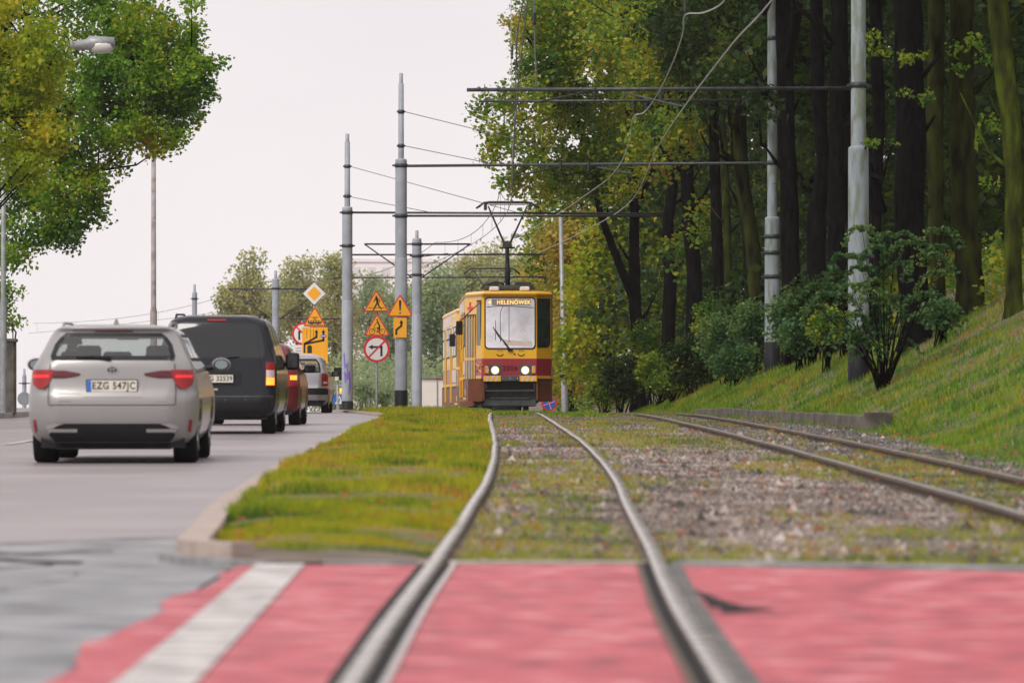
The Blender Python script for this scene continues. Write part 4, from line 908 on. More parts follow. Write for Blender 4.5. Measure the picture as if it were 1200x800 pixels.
def d_bike(a, cx, cz, s, y0, y1):
    q = lambda x, z: (cx+x*s, cz+z*s)
    for x in (-.19, .19): ring(a, *q(x, .16), .11*s, .018*s, y0, y1, 2)
    for p, r_, w in (((-.19,.16),(-.12,.30),.022), ((-.12,.30),(.08,.30),.02), ((.08,.30),(.19,.16),.022), ((-.12,.27),(.0,.14),.022), ((.0,.14),(.08,.30),.022), ((.02,.54),(.10,.36),.075), ((.10,.36),(.02,.28),.055), ((.02,.28),(.04,.14),.045), ((.10,.36),(.08,.10),.05), ((.0,.53),(-.08,.42),.03), ((-.08,.42),(-.13,.34),.026)):
        stroke(a, q(*p), q(*r_), w*.72*s, y0, y1, 2)
    a.plate(circ(*q(.0, .60), s*.032), y0, y1, 2)
def d_excl(a, cx, cz, s, y0, y1):
    q = lambda x, z: (cx+x*s, cz+z*s)
    a.plate([q(-.022, .22), q(.022, .22), q(.05, .58), q(.03, .62), q(-.03, .62), q(-.05, .58)], y0, y1, 2); a.plate(circ(*q(0, .13), .034*s), y0, y1, 2)
def d_tram(a, cx, cz, s, y0, y1):
    q = lambda x, z: (cx+x*s, cz+z*s)
    a.plate([q(-.28, .13), q(.28, .13), q(.30, .20), q(.28, .27), q(-.28, .27), q(-.30, .20)], y0, y1, 2)
    for i in range(5): a.plate([q(-.25+i*.11, .20), q(-.18+i*.11, .20), q(-.18+i*.11, .25), q(-.25+i*.11, .25)], y0-.003, y0, 0)
    for p, r_ in (((-.34,.08),(.34,.08)), ((-.18,.11),(-.08,.11)), ((.08,.11),(.18,.11)), ((-.16,.40),(.16,.40)), ((0,.27),(.06,.34)), ((.06,.34),(0,.40)), ((-.0,.27),(-.06,.34)), ((-.06,.34),(0,.40))):
        stroke(a, q(*p), q(*r_), .022*s, y0, y1, 2)
def no_turn(o, px, py, r_px, D, nm, left=True, y=-.06):
    k = D/F; cx, cz = rel(o, px, py, D); r = r_px*k; a = MB()
    a.plate(circ(cx, cz, r, 40), y, y+.015, 1, 5); a.plate(circ(cx, cz, r*.82, 40), y-.003, y, 3); sg = 1 if left else -1
    q = lambda x, z: (cx+x*r*sg, cz+z*r)
    stroke(a, q(.36, -.50), q(.36, .22), .17*r, y-.006, y-.003, 2); stroke(a, q(.36, .16), q(-.32, .16), .15*r, y-.006, y-.003, 2)
    a.plate([q(-.62, .16), q(-.30, -.03), q(-.30, .35)] if left else [q(-.62, .16), q(-.30, .35), q(-.30, -.03)], y-.006, y-.003, 2)
    q2 = lambda x, z: (cx+x*r, cz+z*r); 
    if left: stroke(a, q2(-.60, -.60), q2(.60, .60), .13*r, y-.009, y-.006, 1)
    else: stroke(a, q2(-.60, .60), q2(.60, -.60), .13*r, y-.009, y-.006, 1)
    return a.build(nm, SG, o)
s = post('road_sign', 'post with yellow pedestrian and cyclist warning triangles above a no left turn disc', 441.5, 125, 342, .032)
warn(s, 441, 366, 31, 125, 'pedestrian_warning', d_ped); warn(s, 442, 393.5, 31, 125, 'cyclist_warning', d_bike); no_turn(s, 441.5, 409, 15.5, 125, 'no_left_turn_sign')
# on the tall pole: the exclamation triangle and the arrow plate are parts of it
warn(C_, 469, 371, 31, 124.9, 'warning_sign', d_excl, y=-.21)
k = 125/F; cx, cz = rel(C_, 469, 372, 125); a = MB(); w, h = 15.5*k, 23.5*k; n = 9; V = []
rr = .19
a.plate([(cx-w/2, cz-h), (cx+w/2, cz-h), (cx+w/2, cz-.01), (cx-w/2, cz-.01)], -.205, -.19, 0, 5)
for p, r_ in (((-.28, -.84), (-.28, -.62)), ((-.28, -.62), (.10, -.42)), ((.10, -.42), (.10, -.26))): stroke(a, (cx+p[0]*w, cz+p[1]*h), (cx+r_[0]*w, cz+r_[1]*h), .055, -.208, -.205, 2)
a.plate([(cx-.06*w, cz-.28*h), (cx+.26*w, cz-.28*h), (cx+.10*w, cz-.12*h)], -.208, -.205, 2); a.build('arrow_plate', SG, C_)
# left cluster
s = post('road_sign', 'post with yellow priority diamond, tram warning triangle and yellow lane diagram board', 368.5, 150, 335, .035); D = 150; k = D/F
cx, cz = rel(s, 368.3, 344, D); a = MB(); r = 14*k
a.plate([(cx-r, cz), (cx, cz-r), (cx+r, cz), (cx, cz+r)], -.06, -.045, 2, 5); a.plate([(cx-r*.95, cz), (cx, cz-r*.95), (cx+r*.95, cz), (cx, cz+r*.95)], -.063, -.06, 3); a.plate([(cx-r*.6, cz), (cx, cz-r*.6), (cx+r*.6, cz), (cx, cz+r*.6)], -.066, -.063, 0); a.build('priority_sign', SG, s)
warn(s, 369, 382.7, 27.5, 150, 'tram_warning', d_tram)
cx, cz = rel(s, 369.2, 383.5, D); w, h = 30*k, 42*k; a = MB(); a.plate([(cx-w/2, cz-h), (cx+w/2, cz-h), (cx+w/2, cz), (cx-w/2, cz)], -.05, -.03, 0, 5)
q = lambda x, z: (cx+(x-.5)*w, cz-z*h)
for p, r_, ww in (((.09, .70), (.09, .45), .045), ((.09, .46), (.56, .27), .05), ((.56, .28), (.56, .13), .05), ((.12, .46), (.83, .36), .05), ((.83, .37), (.83, .13), .05)): stroke(a, q(*p), q(*r_), ww*1.3, -.053, -.05, 2)
for x in (.56, .83): a.plate([q(x-.07, .14), q(x+.07, .14), q(x, .06)], -.053, -.05, 2)
for x in (.18, .33, .45): stroke(a, q(x, .06), q(x, .30), .012, -.053, -.05, 2)
a.plate([q(.20, .72), q(.38, .72), q(.38, .54), q(.34, .50), q(.24, .50), q(.20, .54)], -.053, -.05, 2); a.plate(circ(*q(.83, .24), .10, 20, .045), -.056, -.053, 4); a.plate([q(.75, .25), q(.91, .25), q(.91, .23), q(.75, .23)], -.059, -.056, 3)
a.build('diagram_board', SG, s)
s = post('road_sign', 'no right turn disc half hidden behind the yellow diagram board', 354, 156, 376, .03); no_turn(s, 355.5, 391, 13.2, 156, 'no_right_turn_sign', left=False)
cx, cz = rel(s, 350, 404, 156); k = 156/F; a = MB(); a.plate([(cx-5*k, cz-13*k), (cx+5*k, cz-13*k), (cx+5*k, cz), (cx-5*k, cz)], -.05, -.03, 3, 5)
for i, zz in enumerate((4, 7, 10)): stroke(a, (cx-3.2*k, cz-zz*k), (cx+3.2*k, cz-zz*k), .02, -.053, -.05, 5)
a.build('supplementary_plate', SG, s)
s = post('road_sign', 'blue and white pedestrian crossing sign low behind the graffiti pole', 397, 170, 462, .03); cx, cz = rel(s, 396.5, 474, 170); k = 170/F; a = MB()
a.plate([(cx-5.5*k, cz), (cx+5.5*k, cz), (cx+5.5*k, cz+12*k), (cx-5.5*k, cz+12*k)], -.05, -.03, 4, 5); a.plate([(cx-4*k, cz+1*k), (cx+5*k, cz+1*k), (cx+1.5*k, cz+11*k)], -.053, -.05, 3); stroke(a, (cx+.9*k, cz+3*k), (cx+1.3*k, cz+7*k), .035, -.056, -.053, 2); a.build('sign_plate', SG, s)
s = post('traffic_signal', 'dark traffic signal seen from behind beside the graffiti pole', 395.5, 165, 430, .035, 'traffic light'); cx, cz = rel(s, 396, 437, 165); k = 165/F
a = MB(); a.box((cx, 0, cz+3*k), (9.5*k, .2, 7*k), bev=.03); a.box((cx+3.2*k, .0, cz-4.5*k), (4*k, .2, 8*k), bev=.03); a.build('signal_housing', 'black_paint', s); a = MB(); a.box((cx-1.3*k, -.12, cz-4.5*k), (4.4*k, .03, 8.5*k)); a.build('backing_plate', 'plate_white', s)
a = MB(); a.lathe([(.001, -.14), (.05, -.14), (.06, -.1)], (cx+4.0*k, 0, cz-21*k), 12, 'y'); a.box((cx+3.6*k, 0, cz-21*k), (3*k, .16, 6*k), bev=.02); a.build('amber_lamp', 'lamp_orange_lit', s)
# guard rail beyond the crest
o = thing('guard_rail', P(392, 462, 185), 'low grey guard rail beyond the crest between the graffiti pole and the sign post', 'guard rail'); L = np.array(o.location)
for nm, p, q_ in (('rail', (388, 452), (434, 452)), ('rail', (388, 455), (434, 455))): a = MB(); a.tube([np.array(P(*p, 185))-L, np.array(P(*q_, 185))-L], .035, 8); a.build(nm, 'galv', o)
for px in (390, 411, 433): a = MB(); a.tube([np.array(P(px, 450, 185))-L, np.array(P(px, 490, 185))-L], .05, 8); a.build('post', 'galv', o)
# signs near the tram
s = post('road_sign', 'tilted round blue and red no stopping sign low beside the tram', 643.5, 160, 476, .03, z0=-.75); k = 160/F; cx, cz = rel(s, 643.5, 472.5, 160); r = 9.2*k; a = MB()
a.plate(circ(cx, cz, r, 32), -.05, -.035, 1, 5); a.plate(circ(cx, cz, r*.80, 32), -.053, -.05, 4)
for an in (.35, 1.92): stroke(a, (cx-r*.8*math.cos(an), cz-r*.8*math.sin(an)), (cx+r*.8*math.cos(an), cz+r*.8*math.sin(an)), r*.17, -.056, -.053, 1)
for an in (.35, 1.92): stroke(a, (cx-r*.8*math.cos(an), cz-r*.8*math.sin(an)-.0), (cx+r*.8*math.cos(an), cz+r*.8*math.sin(an)), r*.05, -.059, -.056, 3)
a.build('sign_disc', SG, s)
s = post('road_sign', 'small blue and red sign peeping out behind the upper right of the tram', 646, 215, 378, .04, z0=-2.5); k = 215/F; cx, cz = rel(s, 649.5, 384, 215); a = MB(); a.plate(circ(cx, cz, 4.6*k, 24), -.05, -.03, 1, 5); a.plate(circ(cx, cz, 3.4*k, 24), -.053, -.05, 4); a.build('sign_disc', SG, s)
s = post('road_sign', 'round dark sign back standing between the wall and the silver estate car', 28, 190, 455, .04, z0=-1.3); k = 190/F; cx, cz = rel(s, 28.5, 467, 190); a = MB(); a.plate(circ(cx, cz, 8*k, 28), -.04, -.02, 5); a.build('sign_disc', SG, s)
# white container
o = thing('container', P(507, 483, 215), 'white boxy container with a red top strip just left of the tram cars', 'container'); k = 215/F; a = MB()
a.box((0, 1.2, 20*k), (27*k, 2.4, 40*k), bev=.04); a.build('body', 'container_white', o); a = MB(); a.box((0, 1.2, 40.6*k), (28*k, 2.6, .05), 0); a.build('lid', 'galv', o); a = MB(); a.box((8.5*k, -.03, 39.4*k), (9.5*k, .06, .06)); a.build('strip', 'sign_red', o)
a = MB(); a.box((5.5*k, -.012, 22*k), (.06, .03, 30*k)); a.build('seam', 'galv', o)
# wall on the left with a pillar and a railing
b = P(0, 489, 106); o = thing('boundary_wall', (b[0], 106, float(rdz(106))+.08), 'old mossy concrete wall end with iron railing at the left edge of the photo', 'wall'); L = np.array(o.location); k = 106/F
a = MB(); a.box((-.9, .3, 0.80), (2.2, .3, 1.62), bev=.03); a.build('wall_panel', 'wall_conc', o)
a = MB(); a.box((.18, .2, .82), (.31, .38, 1.66), bev=.03); a.box((.18, .2, 1.67), (.37, .44, .08), bev=.03); a.build('pillar', 'wall_conc', o)
for i in range(9): a = MB(); a.tube([(-1.5+i*.22, .3, 1.6), (-1.5+i*.22, .3, 2.15)], .014, 6); a.build('railing_bar', 'black_paint', o)
a = MB(); a.tube([(-1.6, .3, 2.12), (.2, .3, 2.05), (.34, .2, 1.85), (.32, .0, 1.55)], .02, 8); a.build('handrail', 'black_paint', o)
# building far away
o = thing('building', P(470, 500, 700), 'pale flat roofed building fading in the haze above the far trees', 'building'); k = 700/F; a = MB(); a.box((0, 8, 97*k), (158*k, 16, 194*k), bev=.1); a.build('wall', 'building_wall_hazed', o)
a = MB(); a.box((0, 8, 195*k), (160*k, 16.4, .5)); a.build('roof', 'building_wall_hazed', o)
for r_ in range(4):
    for c in range(9):
        a = MB(); a.box((-70*k+c*17.5*k, -.03, (182-r_*22)*k), (9*k, .12, 11*k)); a.build('window', 'building_glass_hazed', o)
#@@CARS
# ------------------------------------------------------------------ cars (local axes: +y is the car's front, y=0 its tail)
class Body:
    """shell made of plan outlines stacked in z. levels: z, half width, y rear, y front, rear corner radius, front corner radius"""
    def __init__(s, levels, bow=.06): s.L = np.array(levels, float); s.bow = bow
    def at(s, z): return [float(np.interp(z, s.L[:, 0], s.L[:, i])) for i in range(1, 6)]
    def yr(s, x, z):
        w, yr, yf, rc, rf = s.at(z); ax = min(abs(x), w); y = yr+s.bow*(ax/w)**2
        if ax > w-rc: y += rc-math.sqrt(max(rc*rc-(ax-(w-rc))**2, 0))
        return y
    def yf(s, x, z):
        w, yr, yf, rc, rf = s.at(z); ax = min(abs(x), w); y = yf-.10*(ax/w)**2
        if ax > w-rf: y -= rf-math.sqrt(max(rf*rf-(ax-(w-rf))**2, 0))
        return y
    def side(s, y, z):
        """half width at y"""
        w, yr, yf, rc, rf = s.at(z); y0 = yr+s.bow; 
        if y < y0+rc: t = (y0+rc-y)/rc; return w-rc+rc*math.sqrt(max(1-t*t, 0))
        if y > yf-.1-rf: t = (y-(yf-.1-rf))/rf; return w-rf+rf*math.sqrt(max(1-min(t, 1)**2, 0))
        return w
    def outline(s, z):
        w, yr, yf, rc, rf = s.at(z); out = []
        for x in np.linspace(-(w-rc), w-rc, 25): out.append((x, s.yr(x, z)))
        for t in np.linspace(0, math.pi/2, 7)[1:]: out.append((w-rc+rc*math.sin(t), yr+s.bow+rc-rc*math.cos(t)))
        ya, yb = yr+s.bow+rc, yf-.1-rf
        for y in np.linspace(ya, yb, 34)[1:]: out.append((w, y))
        for t in np.linspace(0, math.pi/2, 7)[1:]: out.append((w-rf+rf*math.cos(t), yb+rf*math.sin(t)))
        for x in np.linspace(w-rf, -(w-rf), 13)[1:]: out.append((x, s.yf(x, z)))
        for t in np.linspace(0, math.pi/2, 7)[1:]: out.append((-(w-rf)-rf*math.sin(t), yb+rf*math.cos(t)))
        for y in np.linspace(yb, ya, 34)[1:]: out.append((-w, y))
        for t in np.linspace(0, math.pi/2, 7)[1:-1]: out.append((-(w-rc)-rc*math.cos(t), yr+s.bow+rc-rc*math.sin(t)))
        return out
    def shell(s, zs, hole=None):
        mb = MB(); rings = [s.outline(z) for z in zs]; n = len(rings[0]); V = [(x, y, z) for z, r_ in zip(zs, rings) for x, y in r_]
        fs = []
        for i in range(len(zs)-1):
            for k in range(n):
                j = (k+1) % n; q = (i*n+k, i*n+j, (i+1)*n+j, (i+1)*n+k); c = np.mean([V[a] for a in q], 0)
                if hole is None or not hole(c, k): fs.append(q)
        fs.append(tuple(range(n-1, -1, -1))); fs.append(tuple((len(zs)-1)*n+k for k in range(n)))
        mb.add(V, fs, 0, True); return mb
    def rpatch(s, rows, off=.004, n=14, mb=None, mi=0, front=False):
        """rows: (z, x left, x right) bottom to top, laid on the rear (or front) face"""
        mb = mb or MB(); V = []; f = s.yf if front else s.yr; sg = 1 if front else -1
        R_ = []
        for a, b in zip(rows[:-1], rows[1:]):
            m_ = max(1, int((b[0]-a[0])/.04)); R_ += [tuple(a[i]+(b[i]-a[i])*t/m_ for i in range(3)) for t in range(m_)]
        R_.append(rows[-1])
        for z, xl, xr in R_:
            for t in np.linspace(0, 1, n): x = xl+(xr-xl)*t; V.append((x, f(x, z)+sg*off, z))
        m = len(R_); mb.add(V, [(i*n+j, i*n+j+1, (i+1)*n+j+1, (i+1)*n+j) for i in range(m-1) for j in range(n-1)], mi, True); return mb
    def spatch(s, rows, sgn, off=.004, n=16, mb=None, mi=0):
        """rows: (z, y back, y front) on a flank"""
        mb = mb or MB(); V = []; R_ = []
        for a, b in zip(rows[:-1], rows[1:]):
            m_ = max(1, int((b[0]-a[0])/.04)); R_ += [tuple(a[i]+(b[i]-a[i])*t/m_ for i in range(3)) for t in range(m_)]
        R_.append(rows[-1])
        for z, ya, yb in R_:
            for t in np.linspace(0, 1, n): y = ya+(yb-ya)*t; V.append((sgn*(s.side(y, z)+off), y, z))
        m = len(R_); mb.add(V, [(i*n+j, i*n+j+1, (i+1)*n+j+1, (i+1)*n+j) for i in range(m-1) for j in range(n-1)], mi, True); return mb
def inrows(rows, z, x):
    zs = [r_[0] for r_ in rows]
    if z < zs[0] or z > zs[-1]: return False
    a = np.interp(z, zs, [r_[1] for r_ in rows]); b = np.interp(z, zs, [r_[2] for r_ in rows]); return a < x < b
def shrink(rows, d, dz=None):
    dz = dz or d; z0, z1 = rows[0][0], rows[-1][0]; k = (z1-z0-2*dz)/(z1-z0)
    return [(z0+dz+(z-z0)*k, a+d, b-d) for z, a, b in rows]
def frame(B, rows, d, kind, sgn=1, off=.006, mb=None):
    """dark border round a window as four strips"""
    mb = mb or MB(); f = (lambda r_, m: B.rpatch(r_, off, 14, m)) if kind == 'r' else ((lambda r_, m: B.rpatch(r_, off, 14, m, front=True)) if kind == 'f' else (lambda r_, m: B.spatch(r_, sgn, off, 16, m)))
    z0, z1 = rows[0][0], rows[-1][0]; I = lambda z: [float(np.interp(z, [q[0] for q in rows], [q[i] for q in rows])) for i in (1, 2)]
    f([(z0, *I(z0)), (z0+d, *I(z0+d))], mb); f([(z1-d, *I(z1-d)), (z1, *I(z1))], mb)
    mid = [z0+d]+[q[0] for q in rows if z0+d < q[0] < z1-d]+[z1-d]
    f([(z, I(z)[0], I(z)[0]+d) for z in mid], mb); f([(z, I(z)[1]-d, I(z)[1]) for z in mid], mb); return mb
def wheel(o, x, y, r, w, sgn):
    a = MB(); a.lathe([(r*.62, -w/2), (r*.93, -w/2), (r, -w/2+.03), (r, w/2-.03), (r*.93, w/2), (r*.62, w/2)], (0, 0, 0), 28, 'x'); t = a.build('wheel', 'tyre', o, loc=(x, y, r))
    a = MB(); a.lathe([(.001, sgn*(w/2-.05)), (r*.2, sgn*(w/2-.02)), (r*.25, sgn*(w/2-.05)), (r*.62, sgn*(w/2-.01)), (r*.64, sgn*(w/2))], (0, 0, 0), 20, 'x')
    for i in range(5): an = i*1.2566; a.tube([(sgn*(w/2-.02), .05*math.cos(an), .05*math.sin(an)), (sgn*(w/2-.01), r*.6*math.cos(an), r*.6*math.sin(an))], .028, 6)
    a.build('rim', 'alloy', t); return t
def car(name, label, X, D, B, zs, paint, rw, sw, wheels, zroad=None, holes=True, glassm='glass_clear', seats=True, ws=None, rz=0.0):
    z = float(rdz(D)) if zroad is None else zroad
    o = thing(name, (X, D, z), label, 'car', 'cars queuing in the right hand lane', rz=rz)
    sl = math.atan2(float(rdz(D+3))-float(rdz(D+.5)), 2.5); o.rotation_euler.x = sl
    rwi = shrink(rw, .03)
    def hole(c, k):
        x, y, zz = c
        if not holes: return False
        if zz < rw[0][0]: return False
        w = B.at(zz)[0]
        if y < B.yr(x, zz)+.10 and abs(x) < w*.985 and inrows(rwi, zz, x): return True
        if abs(abs(x)-B.side(y, zz)) < .01:
            for s_ in sw:
                if inrows(shrink(s_, .03), zz, y): return True
        if ws and y > B.yf(x, zz)-.05 and inrows(shrink(ws, .03), zz, x): return True
        return False
    B.shell(zs, hole).build('body', paint, o)
    g = glassm if holes else 'glass_dark'
    r_ = B.rpatch(rw, .004).build('rear_window', glassm if holes else 'glass_dark', o); 
    if holes: frame(B, rw, .045, 'r').build('window_seal', 'plastic_dark', r_)
    for sg in (-1, 1):
        for s_ in sw:
            q = B.spatch(s_, sg, .004).build('side_window', g, o)
            if holes: frame(B, s_, .03, 's', sg).build('window_seal', 'plastic_dark', q)
    if ws: B.rpatch(ws, .004, front=True).build('windscreen', g, o)
    if holes and seats:
        a = MB(); zb = rw[0][0]
        for x in (-.45, 0, .45): a.box((x, .95, zb+.02), (.30, .10, .14), bev=.04)
        for x in (-.38, .38): a.box((x, 2.0, zb+.06), (.27, .12, .20), bev=.05); a.box((x, 2.02, zb-.22), (.5, .16, .5), bev=.06)
        a.box((0, 1.0, zb-.28), (1.25, .14, .52), bev=.05); a.box((0, 3.1, zb-.12), (1.3, .5, .14), bev=.04); a.box((0, 1.8, zb-.5), (1.5, 3.0, .05)); a.build('seats', 'interior', o)
        a = MB(); a.box((0, 2.72, zb+.26), (.24, .03, .07), bev=.02); a.build('inner_mirror', 'plastic_dark', o)
    wr, ww, yr_, yf_ = wheels
    w = B.at(wr)[0]
    for sg in (-1, 1):
        for y in (yr_, yf_):
            wheel(o, sg*(w-ww/2+.005), y, wr, ww, sg)
            a = MB(); n = 22; V = []; Rr = wr*1.14
            for i in range(n+1):
                t = math.pi*i/n
                for rr in (wr*.5, Rr): zz = max(wr*.95+rr*math.sin(t), .2); yy = y+rr*math.cos(t); V.append((sg*(B.side(yy, zz)+.003), yy, zz))
            a.add(V, [(2*i, 2*i+1, 2*i+3, 2*i+2) for i in range(n)]); a.build('wheel_opening_shade', 'plastic_dark', o)  # dark patch on the flank paints the shade of the wheel opening
    return o
def plate_on(B, o, txt, zc, w=.52, h=.115, off=.03, x=0.0, size=.104):
    y = B.yr(x, zc)-off; a = MB(); a.box((x, y+.01, zc), (w+.02, .02, h+.02), 1, bev=.004); a.box((x, y-.002, zc), (w, .008, h), 0); a.box((x-w/2+.022, y-.007, zc), (.042, .006, h-.004), 2)
    p = a.build('number_plate', ['plate_white', 'plastic_dark', 'sign_blue'], o)
    text_mesh(txt, size, 'sign_black', 'plate_text', p, (x+.02, y-.008, zc), sx=.86); return p
def mirror(o, x, y, z, sg, cap, d=(.21, .16, .15), gm='glass_dark'):
    if gm == 'glass_dark':
        a = MB(); a.box((x+sg*.09, y, z), (d[0], d[1]*.7, d[2]), bev=.045); m = a.build('side_mirror', cap, o); a = MB(); a.box((x+sg*.09, y-d[1]*.35-.004, z), (d[0]*.74, .008, d[2]*.72), bev=.003); a.build('mirror_glass', gm, m)
        a = MB(); a.tube([(x-sg*.06, y+.02, z-.05), (x+sg*.04, y+.02, z-.03)], .035, 8); a.build('mirror_arm', 'plastic_dark', m); return
    a = MB(); a.lathe([(.001, .09), (.06, .075), (.085, .02), (.09, -.04), (.075, -.055)], (0, 0, 0), 16, 'y'); a.v = [(x+sg*.09+vx*d[0]/.18, y+vy*1.0, z+vz*d[2]/.18) for vx, vy, vz in a.v]
    m = a.build('side_mirror', cap, o); a = MB(); a.plate(circ(x+sg*.09, z, d[0]*.34, 20, d[2]*.34), y-.06, y-.05); a.build('mirror_glass', gm, m)
    a = MB(); a.tube([(x-sg*.12, y+.02, z-.05), (x+sg*.05, y+.02, z-.02)], .03, 8); a.build('mirror_arm', 'plastic_dark', m)

# silver estate
Lc = [(.22,.78,.14,4.5,.20,.3),(.30,.85,.05,4.6,.24,.3),(.42,.885,.01,4.64,.28,.35),(.60,.895,.0,4.65,.30,.4),(.70,.893,.01,4.64,.30,.4),(.76,.885,.05,4.55,.26,.4),(.86,.87,.075,4.3,.22,.4),(.96,.855,.09,3.85,.20,.35),(1.02,.835,.10,3.45,.20,.3),(1.08,.80,.12,3.2,.20,.3),(1.20,.745,.22,2.85,.22,.25),(1.32,.69,.33,2.5,.22,.2),(1.385,.65,.37,2.25,.20,.2),(1.42,.60,.32,2.1,.16,.2),(1.445,.53,.40,1.95,.15,.2),(1.46,.38,.6,1.8,.15,.15)]
B = Body(Lc); zs = [.22,.26,.30,.36,.42,.5,.6,.65,.70,.73,.76,.81,.86,.91,.96,.99,1.02,1.05]+list(np.arange(1.08, 1.40, .03))+[1.40,1.42,1.435,1.445,1.455,1.46]
rw = [(1.085,-.64,.64),(1.12,-.655,.655),(1.25,-.615,.615),(1.345,-.545,.545),(1.37,-.50,.50)]
sw = [[(1.08,.75,1.45),(1.30,.95,1.45),(1.36,1.0,1.45)],[(1.08,1.52,2.35),(1.36,1.52,2.25)],[(1.08,2.42,3.05),(1.2,2.42,2.7),(1.3,2.42,2.5)]]
ws = [(1.09,-.62,.62),(1.35,-.52,.52)]
o = car('silver_estate_car', 'silver estate car nearest the camera, driving away in the right hand lane', -4.18, 49.0, B, zs, 'silver_paint', rw, sw, (.325,.25,.78,3.5), ws=ws, rz=R(1.1))
for sg in (-1, 1):
    out = lambda a_, b_: (a_*1, b_*1) if sg > 0 else (-b_, -a_)
    r_ = [(.79, *out(.715,.79)),(.83, *out(.67,.835)),(.88, *out(.64,.848)),(.95,*out(.62,.855)),(.985,*out(.61,.85))]
    l = B.rpatch(r_, .010).build('tail_lamp', 'lamp_red', o)
    B.rpatch([(.895,*out(.50,.63)),(.92,*out(.345,.63)),(.945,*out(.33,.63)),(.975,*out(.50,.63))], .008).build('lamp_bar', 'lamp_dark_red', l)
    B.rpatch([(.90,*out(.66,.83)),(.93,*out(.66,.84))], .016).build('light_guide', 'lamp_red_lit', l)
    B.rpatch([(.915,*out(.40,.62)),(.935,*out(.38,.62))], .016).build('lamp_insert', 'lamp_dark_red', l)
    B.rpatch([(.33,*out(.795,.82)),(.46,*out(.81,.835))], .006, 4).build('reflector', 'lamp_red', o)
    B.rpatch([(.33,*out(.36,.66)),(.365,*out(.36,.68))], .02).build('exhaust_trim', 'chrome', o)
    B.rpatch([(.37,*out(.62,.70)),(.40,*out(.56,.68)),(.42,*out(.50,.62))], .016).build('bumper_trim', 'grey_paint', o)
    a = MB(); a.tube([(sg*.56, .75, 1.43), (sg*.57, 1.0, 1.475), (sg*.57, 2.0, 1.48), (sg*.55, 2.4, 1.44)], .016, 6); a.build('roof_rail', 'galv', o)
    mirror(o, sg*.93, 2.95, 1.04, sg, 'silver_paint', gm='mirror')
    q = B.spatch([(.86,1.62,1.80),(.885,1.62,1.80)], sg, .02, 4).build('door_handle', 'silver_paint', o); B.spatch([(.88,2.55,2.73),(.905,2.55,2.73)], sg, .02, 4).build('door_handle', 'silver_paint', o)
B.rpatch([(.225,-.60,.60),(.30,-.66,.66),(.36,-.62,.62),(.42,-.56,.56)], .012).build('lower_bumper', 'plastic_dark', o)
a = MB(); a.box((0, 2.2, .225), (1.5, 4.0, .12)); a.box((0, .45, .20), (1.2, .5, .10)); a.box((-.52, 1.9, .22), (.34, 3.0, .14)); a.build('underbody', 'plastic_dark', o)
a = MB(); B.rpatch([(.612,-.66,.66),(.620,-.66,.66)], .004, mb=a); B.rpatch([(.620,-.668,-.660),(.75,-.672,-.664),(1.05,-.655,-.648)], .004, 3, mb=a); B.rpatch([(.620,.660,.668),(.75,.664,.672),(1.05,.648,.655)], .004, 3, mb=a); a.build('tailgate_gap', 'plastic_dark', o)
a = MB(); B.rpatch([(.695,-.30,.30),(.70,-.32,.32),(.90,-.36,.36),(.915,-.35,.35)], .003, mb=a); a.build('plate_recess', 'silver_paint', o)
plate_on(B, o, 'EZG 547JC', .815, off=.02)
a = MB(); y = B.yr(0, .98)-.012; e = MB()
for (rx2, rz2, cz, w) in ((.062, .042, .985, .010), (.022, .040, .985, .007), (.046, .016, 1.0, .007)):
    n = 24
    for i in range(n):
        t0, t1 = 2*math.pi*i/n, 2*math.pi*(i+1)/n; e.plate([((rx2-w)*math.cos(t0), cz+(rz2-w)*math.sin(t0)), (rx2*math.cos(t0), cz+rz2*math.sin(t0)), (rx2*math.cos(t1), cz+rz2*math.sin(t1)), ((rx2-w)*math.cos(t1), cz+(rz2-w)*math.sin(t1))], y, y+.012)
e.plate(circ(0, .985, .055, 20, .035), y+.004, y+.014, 1); e.build('emblem', ['chrome', 'black_car'], o)
for x in (-.55, .45):
    a = MB()
    for i in range(5): a.box((x+i*.026, B.yr(x+i*.026, .66)-.004, .66), (.017, .004, .018))
    a.build('badge', 'chrome', o)
a = MB(); a.tube([(-.02, B.yr(-.02, 1.10)-.03, 1.10), (-.20, B.yr(-.2, 1.12)-.03, 1.12), (-.38, B.yr(-.38, 1.115)-.02, 1.115)], [.022, .016, .008], 6); a.build('wiper', 'plastic_dark', o)
B.rpatch([(1.378,-.2,.2),(1.392,-.2,.2)], .01, 6).build('brake_light', 'lamp_dark_red', o)
a = MB(); a.plate([(-.0, 1.45), (.0, 1.45)] and [(-.035, 1.45), (.035, 1.45), (.010, 1.52), (-.006, 1.525)], .75, .80); a.build('roof_antenna', 'silver_paint', o)

# black van
Lv = [(.25,.80,.12,4.25,.15,.3),(.34,.87,.03,4.33,.18,.3),(.48,.90,.0,4.38,.20,.35),(.60,.905,.03,4.38,.16,.35),(1.0,.905,.06,4.1,.14,.35),(1.08,.90,.065,3.7,.14,.3),(1.2,.875,.08,3.3,.14,.3),(1.4,.82,.13,3.0,.14,.25),(1.6,.76,.19,2.75,.15,.25),(1.70,.71,.24,2.6,.16,.25),(1.76,.62,.30,2.4,.16,.2),(1.79,.45,.5,2.2,.15,.2)]
B = Body(Lv, .05); zs = [.25,.3,.34,.4,.48,.54,.60,.7,.8,.9,1.0,1.04,1.08,1.14,1.2,1.3,1.4,1.5,1.6,1.65,1.70,1.73,1.76,1.78,1.79]
rw = [(1.14,-.70,.70),(1.2,-.73,.73),(1.45,-.69,.69),(1.62,-.63,.63),(1.655,-.58,.58)]
